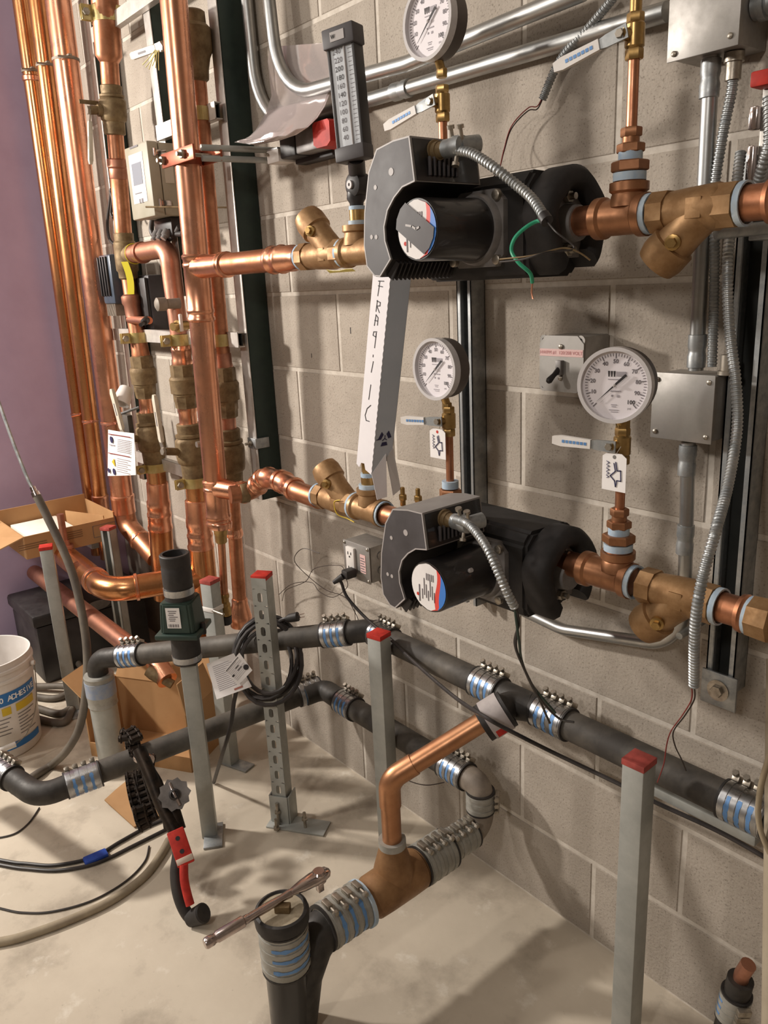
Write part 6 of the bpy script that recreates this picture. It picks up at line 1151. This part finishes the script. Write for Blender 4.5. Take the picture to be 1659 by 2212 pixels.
for k, (pp, lab) in enumerate((([(-10, 1392, .1), (60, 1378, .11), (110, 1388, .1), (150, 1412, .07), (178, 1450, .03), (172, 1500, .02), (135, 1540, .015), (75, 1528, .014), (20, 1515, .014)], 'topmost grey hose of the pile behind the bucket'), ([(-10, 1410, .06), (70, 1398, .07), (130, 1415, .05), (165, 1440, .02), (152, 1490, .015), (118, 1508, .014), (60, 1502, .014), (10, 1495, .014)], 'second grey hose of the pile behind the bucket'), ([(60, 1430, .03), (110, 1425, .04), (150, 1445, .02), (165, 1485, .014), (150, 1545, .014), (130, 1562, .014), (80, 1552, .014), (30, 1535, .014)], 'lowest grey hose curling on the floor behind the bucket'), ([(185, 1455, .02), (160, 1480, .03), (120, 1482, .03), (60, 1482, .02), (0, 1475, .02)], 'short grey hose end between bucket and far left post'))):
    pts = [PZ(u, v, z) for u, v, z in pp]
    pts = [V((max(p.x, XL+.03), p.y, p.z)) for p in pts]
    S('grey_hose', tube(B(), cr(pts), .0125, 10), GHOSE, lab, 'hose', pts[-1])
# cables on the floor
t = T('floor_cable', 'pair of black cables on the floor taped together with blue tape', 'cable', PZ(210, 1850, .006))
c1 = [PZ(u, v, .005) for u, v in ((-420, 1790), (-200, 1815), (0, 1858), (60, 1866), (120, 1869), (200, 1852), (260, 1818), (320, 1785), (372, 1764))]; c2 = [PZ(u, v, .005) for u, v in ((-420, 1802), (-200, 1827), (0, 1868), (60, 1877), (130, 1880), (210, 1864), (290, 1826), (372, 1785))]
P('cable', tube(B(), cr(c1), .0048, 8), CABLE, t); P('cable', tube(B(), cr(c2), .0048, 8), CABLE, t)
mid = (PZ(182, 1858, .006)+PZ(182, 1871, .006))/2; m2 = (PZ(232, 1836, .006)+PZ(232, 1850, .006))/2; d_ = (m2-mid).normalized(); P('blue_tape', box(B(), (mid+m2)/2+Z_*.003, (m2-mid).length, .03, .0135, .004, (d_, Z_.cross(d_), Z_)), BTAPE, t)
S('floor_cable', tube(B(), cr([PZ(u, v, .003) for u, v in ((322, 1828), (312, 1862), (270, 1905), (200, 1945), (120, 1968), (60, 1972), (0, 1962), (-160, 1915), (-330, 1840))]), .0026, 7), CABLE, 'thin dark wire looping in a wide arc across the floor', 'cable', PZ(0, 1962, .003))
S('floor_cable', tube(B(), cr([PZ(u, v, .003) for u, v in ((85, 1745), (60, 1780), (20, 1805), (-60, 1812), (-200, 1800))]), .0024, 7), CABLE, 'short thin dark wire on the floor below the black elbow', 'cable', PZ(60, 1780, .003))
S('floor_hose', tube(B(), cr([PZ(u, v, .008) for u, v in ((365, 1815), (345, 1850), (310, 1895), (250, 1940), (180, 1975), (90, 2010), (0, 2035), (-150, 2050), (-400, 2030))]), .011, 10), mat('dusty_hose', '#a2957f', '#8a7d6a', 0, .85, 14, bump=.15), 'thick dust covered hose curving across the floor at left', 'hose', PZ(180, 1975, .008))
# chain pipe cutter
hd = PZ(300, 1592, .31); en = PZ(428, 1978, .034); t = T('chain_cutter', 'black chain pipe cutter with a red ratchet handle leaning from the lower drain', 'tool', V((en.x, en.y, 0)))
F = [PD(u, v, d) for u, v, d in ((300, 1618, 1.985), (322, 1668, 1.965), (348, 1735, 1.945), (380, 1797, 1.93))]
b_ = B(); ax_d = (F[3]-F[0]).normalized(); sd = ax_d.cross(C0-F[1]).normalized(); fn = sd.cross(ax_d)
for s, (i0, i1, w0, w1) in ((0, (0, 1, .012, .013)), (0, (1, 3, .013, .012))): pass
tube(b_, cr(F, 4), [.012]*3+[.0135]*10 if 0 else .0175, 10); P('frame_arm', b_, CHAIN, t)
b_ = B(); tube(b_, cr([PD(322, 1655, 1.985), PD(344, 1690, 1.965), PD(352, 1720, 1.955)], 4), .009, 8); tube(b_, [PD(352, 1720, 1.96), PD(362, 1790, 1.95)], .010, 8); P('second_arm', b_, CHAIN, t)
ck = PD(377, 1716, 1.94); b_ = B(); kv = (C0-ck).normalized(); e1_, e2_, _ = frame(kv); pts = []
for i in range(20): a = 2*math.pi*i/20; rr = .04 if i % 2 == 0 else .034; pts.append(ck+e1_*math.cos(a)*rr+e2_*math.sin(a)*rr)
prism(b_, pts, kv*.01); P('sprocket_knob', b_, GPLT, t); b_ = B(); lathe(b_, ck+kv*.01, kv, [(0, .014), (.008, .013), (.01, .009), (.003, .008)], 14); P('square_socket', b_, BLK, t); box(b_ := B(), ck+kv*.006-e1_*0, .006, .02, .06, .001, (sd, fn, ax_d)); P('feed_screw', b_, CHR, t)
b_ = B(); tube(b_, [PD(374, 1745, 1.95), PD(388, 1792, 1.94)], .016, 10); P('ratchet_block', b_, CHAIN, t)
r0, r1 = PD(378, 1793, 1.925), PD(403, 1868, 1.90); dd = (r1-r0); Lr = dd.length; dd.normalize(); sx = dd.cross(kv).normalized(); nx_ = sx.cross(dd); b_ = B(); box(b_, (r0+r1)/2, .041, .032, Lr, .003, (sx, nx_, dd)); hb_ = P('red_ratchet_head', b_, RED, t)
for k in (-.25, .12): b_ = B(); lathe(b_, (r0+r1)/2+dd*Lr*k+nx_*(.0162 if nx_.dot(kv) > 0 else -.0162), nx_ if nx_.dot(kv) > 0 else -nx_, [(0, .0055), (.0006, .0055)], 12); P('hole', b_, INK, hb_)
b_ = B(); box(b_, r1-dd*.012+nx_*.001*(1 if nx_.dot(kv) > 0 else -1), .0395, .033, .014, .001, (sx, nx_, dd)); P('worn_edge', b_, mat('worn_edge', '#c8b8a8', None, .3, .5), hb_)
hpts = [PD(386, 1815, 1.925), PD(384, 1850, 1.91), PD(380, 1885, 1.9), PD(384, 1925, 1.89), PD(396, 1960, 1.885), PD(412, 1982, 1.88), en+Z_*.0]
P('black_handle', tube(B(), cr(hpts, 5), .0145, 12), RUB, t); P('red_inlay', tube(B(), cr([PD(397, 1868, 1.885), PD(398, 1900, 1.875), PD(404, 1930, 1.87), PD(411, 1955, 1.865)], 5), .0105, 10), RED, t)
kq = PD(418, 1982, 1.875); kd = (PD(440, 1972, 1.86)-kq).normalized(); b_ = B(); lathe(b_, kq, kd, [(-.01, .019), (.02, .022), (.034, .0235), (.037, .02), (.037, .004), (.035, .0)], 20); P('end_knob', b_, RUB, t)
# roller chain: over the pipe and hanging down
pc = PZ(300, 1628, .245); pax = d2
def chain(pts, nm):
    q = resample(cr(pts, 8), .016); par = t
    for a, b in zip(q, q[1:]):
        d = (b-a).normalized(); s = d.cross(pax if abs(d.dot(pax)) < .9 else Z_).normalized(); w = s.cross(d); b_ = B()
        for k in (-1, 1): box(b_, (a+b)/2+w*k*.011, .0175, .005, .019, .001, (d, w, s))
        cyl(b_, (a+b)/2-w*.017, (a+b)/2+w*.017, .009, 8); P(nm, b_, CHAIN, par)
w_ = Y_.cross(d2) if 0 else V((d2.y, -d2.x, 0)).normalized()
pl = PZ(291, 1632, .25); chain([pl+w_*.035-Z_*.02, pl+w_*.036+Z_*.012, pl+w_*.02+Z_*.045, pl+Z_*.058, pl-w_*.025+Z_*.04, pl-w_*.036+Z_*.005, pl-w_*.03-Z_*.03], 'chain_link')
chain([PD(296, 1600, 2.04), PD(287, 1585, 2.06), PD(275, 1578, 2.08), PD(270, 1600, 2.05)], 'chain_link')
chain([PD(322, 1630, 2.02), PD(318, 1652, 2.02), PD(312, 1672, 2.02)], 'chain_link')
chain([PD(296, 1670, 2.05), PD(306, 1705, 2.03), PD(318, 1745, 2.01), PD(330, 1775, 2.0)], 'chain_link')
chain([PD(284, 1668, 2.05), PD(288, 1700, 2.03), PD(296, 1735, 2.02), PD(308, 1770, 2.01), PD(316, 1788, 2.0), PD(306, 1770, 1.985), PD(300, 1740, 1.98)], 'chain_link')
b_ = B(); tube(b_, [PD(300, 1632, 2.0), PD(322, 1646, 1.98)], .018, 12); P('cutter_wheel_block', b_, CHR, t)
# ratchet on the stack cap
ra, rb = PZ(442, 2040, zt+.012), PZ(700, 1886, zt+.02); D = (rb-ra).normalized(); L = (rb-ra).length; sd = Z_.cross(D).normalized()
t = T('socket_ratchet', 'chrome socket ratchet lying across the capped drain stack', 'tool', (ra+rb)/2-Z_*.01)
b_ = B(); lathe(b_, ra, D, [(0, .0085), (.003, .0105), (.016, .0105), (.018, .009), (.022, .009), (.025, .011), (L*.3, .0112), (L*.31, .0088), (L*.335, .0088), (L*.35, .0078), (L*.5, .0085), (L*.62, .007), (L*.7, .0085)], 16); P('handle', b_, CHR, t)
b_ = B(); lathe(b_, rb-D*.082, D, [(0, .0085), (.004, .0075), (.012, .0095), (.03, .0135), (.055, .0165), (.075, .0165), (.088, .013), (.094, .006), (.095, 0)], 22)
for v in b_.verts: h_ = v.co-rb; h_.z *= .72; v.co = rb+h_
lathe(b_, rb-D*.012-Z_*.013, Z_, [(0, .012), (.003, .0145), (.022, .0145), (.026, .011)], 18); P('head', b_, CHR, t)
P('square_drive', box(B(), rb-D*.012-Z_*.022, .0125, .0125, .024, .001, (D, sd, Z_)), CHR, t)
# bottom right stub with coupling and a translucent cable at the edge
q0, q1 = PY(1562, 2250, -.1), PY(1600, 2115, -.1); d_ = (q1-q0).normalized(); pipe('black pipe stub at the bottom right corner', [q0-d_*.05, q1], .022, IRON); nohub('tilted band coupling on the pipe stub at the bottom right corner', q0.lerp(q1, .6), d_, .06, .026, n=4, up=(.3, -1, 0), side=-1, m=SHD, heads=False)
S('copper_stub', tube(B(), [q1-d_*.01, q1+d_*.012, q1+d_*.02+V((.008, 0, .02))], .013, 14), COPP, 'small brown copper end above the tilted coupling at bottom right', 'pipe', q1)
S('hanging_cable', tube(B(), cr([PY(1690, 1560, -.16), PY(1660, 1640, -.16), PY(1640, 1720, -.16), PY(1642, 1790, -.16), PY(1675, 1870, -.16)]), .0045, 10), mat('pale_cable', '#a4967e', '#8e8068', 0, .5, 10), 'pale cable bowing in from the right edge beside the wall drain', 'cable', PY(1636, 1800, -.16))
S('floor_wire', tube(B(), cr([PY(845, 1660, -.2)-Z_*.0, PY(880, 1685, -.2), PY(920, 1696, -.18), PY(960, 1690, -.15)]), .0012, 6), DWIRE, 'fine bent wire hanging under the lower drain beside the copper branch', 'wire', PY(920, 1696, -.18))

c_ = V((-1.3, -.30, 0)); t = T('black_case', 'dark plastic case standing in the shade under the cardboard tray', 'case', c_); P('case_body', box(B(), c_+Z_*.12, .32, .44, .24, .015), BLK, t); P('case_lid', box(B(), c_+Z_*.265, .34, .46, .05, .012), BLK, t)
b_ = B(); lathe(b_, c_+V((.1705, .02, .265)), X_, [(0, .05), (.001, .05)], 24)
for v in b_.verts: v.co.z = c_.z+.265+(v.co.z-c_.z-.265)*.4
P('oval_badge', b_, GPLT, t)

q0, q1 = PY(1672, 2290, -.25), PY(1682, 1425, -.045)
S('leaning_pipe', cyl(B(), q0, q1, .018, 18), mat('beige_pipe', '#a89c88', '#988c78', 0, .6, 10), 'plain beige pipe leaning on the wall at the right edge', 'pipe', q0)
b_ = B(); 
for u, v, dv in ((673, 768, 10), (757, 714, 14)): box(b_, PY(u, v, -.0008), .0022, .0006, dv/900., 0)
pm = P('pen_mark', b_, INK, wb); pm['kind'] = 'stuff'
GRP = {'band_coupling': 'band couplings on the drain pipes', 'strut_post': 'red capped strut posts', 'pressure_gauge': 'pressure gauges on the pump lines', 'circulator_pump': 'circulator pumps', 'wye_strainer': 'brass wye strainers', 'pipe_tee': 'tees on the pump lines', 'pipe_strap': 'yellow pipe straps', 'ball_valve': 'dusty brass ball valves', 'spring_check_valve': 'dusty brass check valves', 'grey_hose': 'grey hoses by the bucket', 'corner_pipe': 'copper pipes in the corner', 'gauge_stem': 'copper gauge stems', 'cross_strut': 'pale cross struts', 'deep_strut': 'deep dark wall struts', 'drain_pipe': 'black drain pipes', 'drain_elbow': 'drain elbows', 'drain_bend': 'drain bends', 'flexible_conduit': 'pump whips', 'armoured_cable': 'armoured cables', 'junction_box': 'grey junction boxes', 'copper_pipe': 'copper pipes at the left', 'bent_conduit': 'bent steel conduits', 'paper_tag': 'white arrow tags', 'vent_plug': 'brass plugs', 'shelf_arm': 'tray arms', 'pipe_nipple': 'copper nipples', 'loose_wire': 'loose thin wires', 'floor_cable': 'cables on the floor', 'black_cable': 'black cables at the control box', 'actuator_housing': 'actuator housings', 'pipe_union': 'unions at the right edge', 'channel_strut': 'galvanised wall struts'}
for o in SC.collection.objects:
    k = o.name.split('.')[0]
    if o.parent is None and k in GRP: o['group'] = GRP[k]
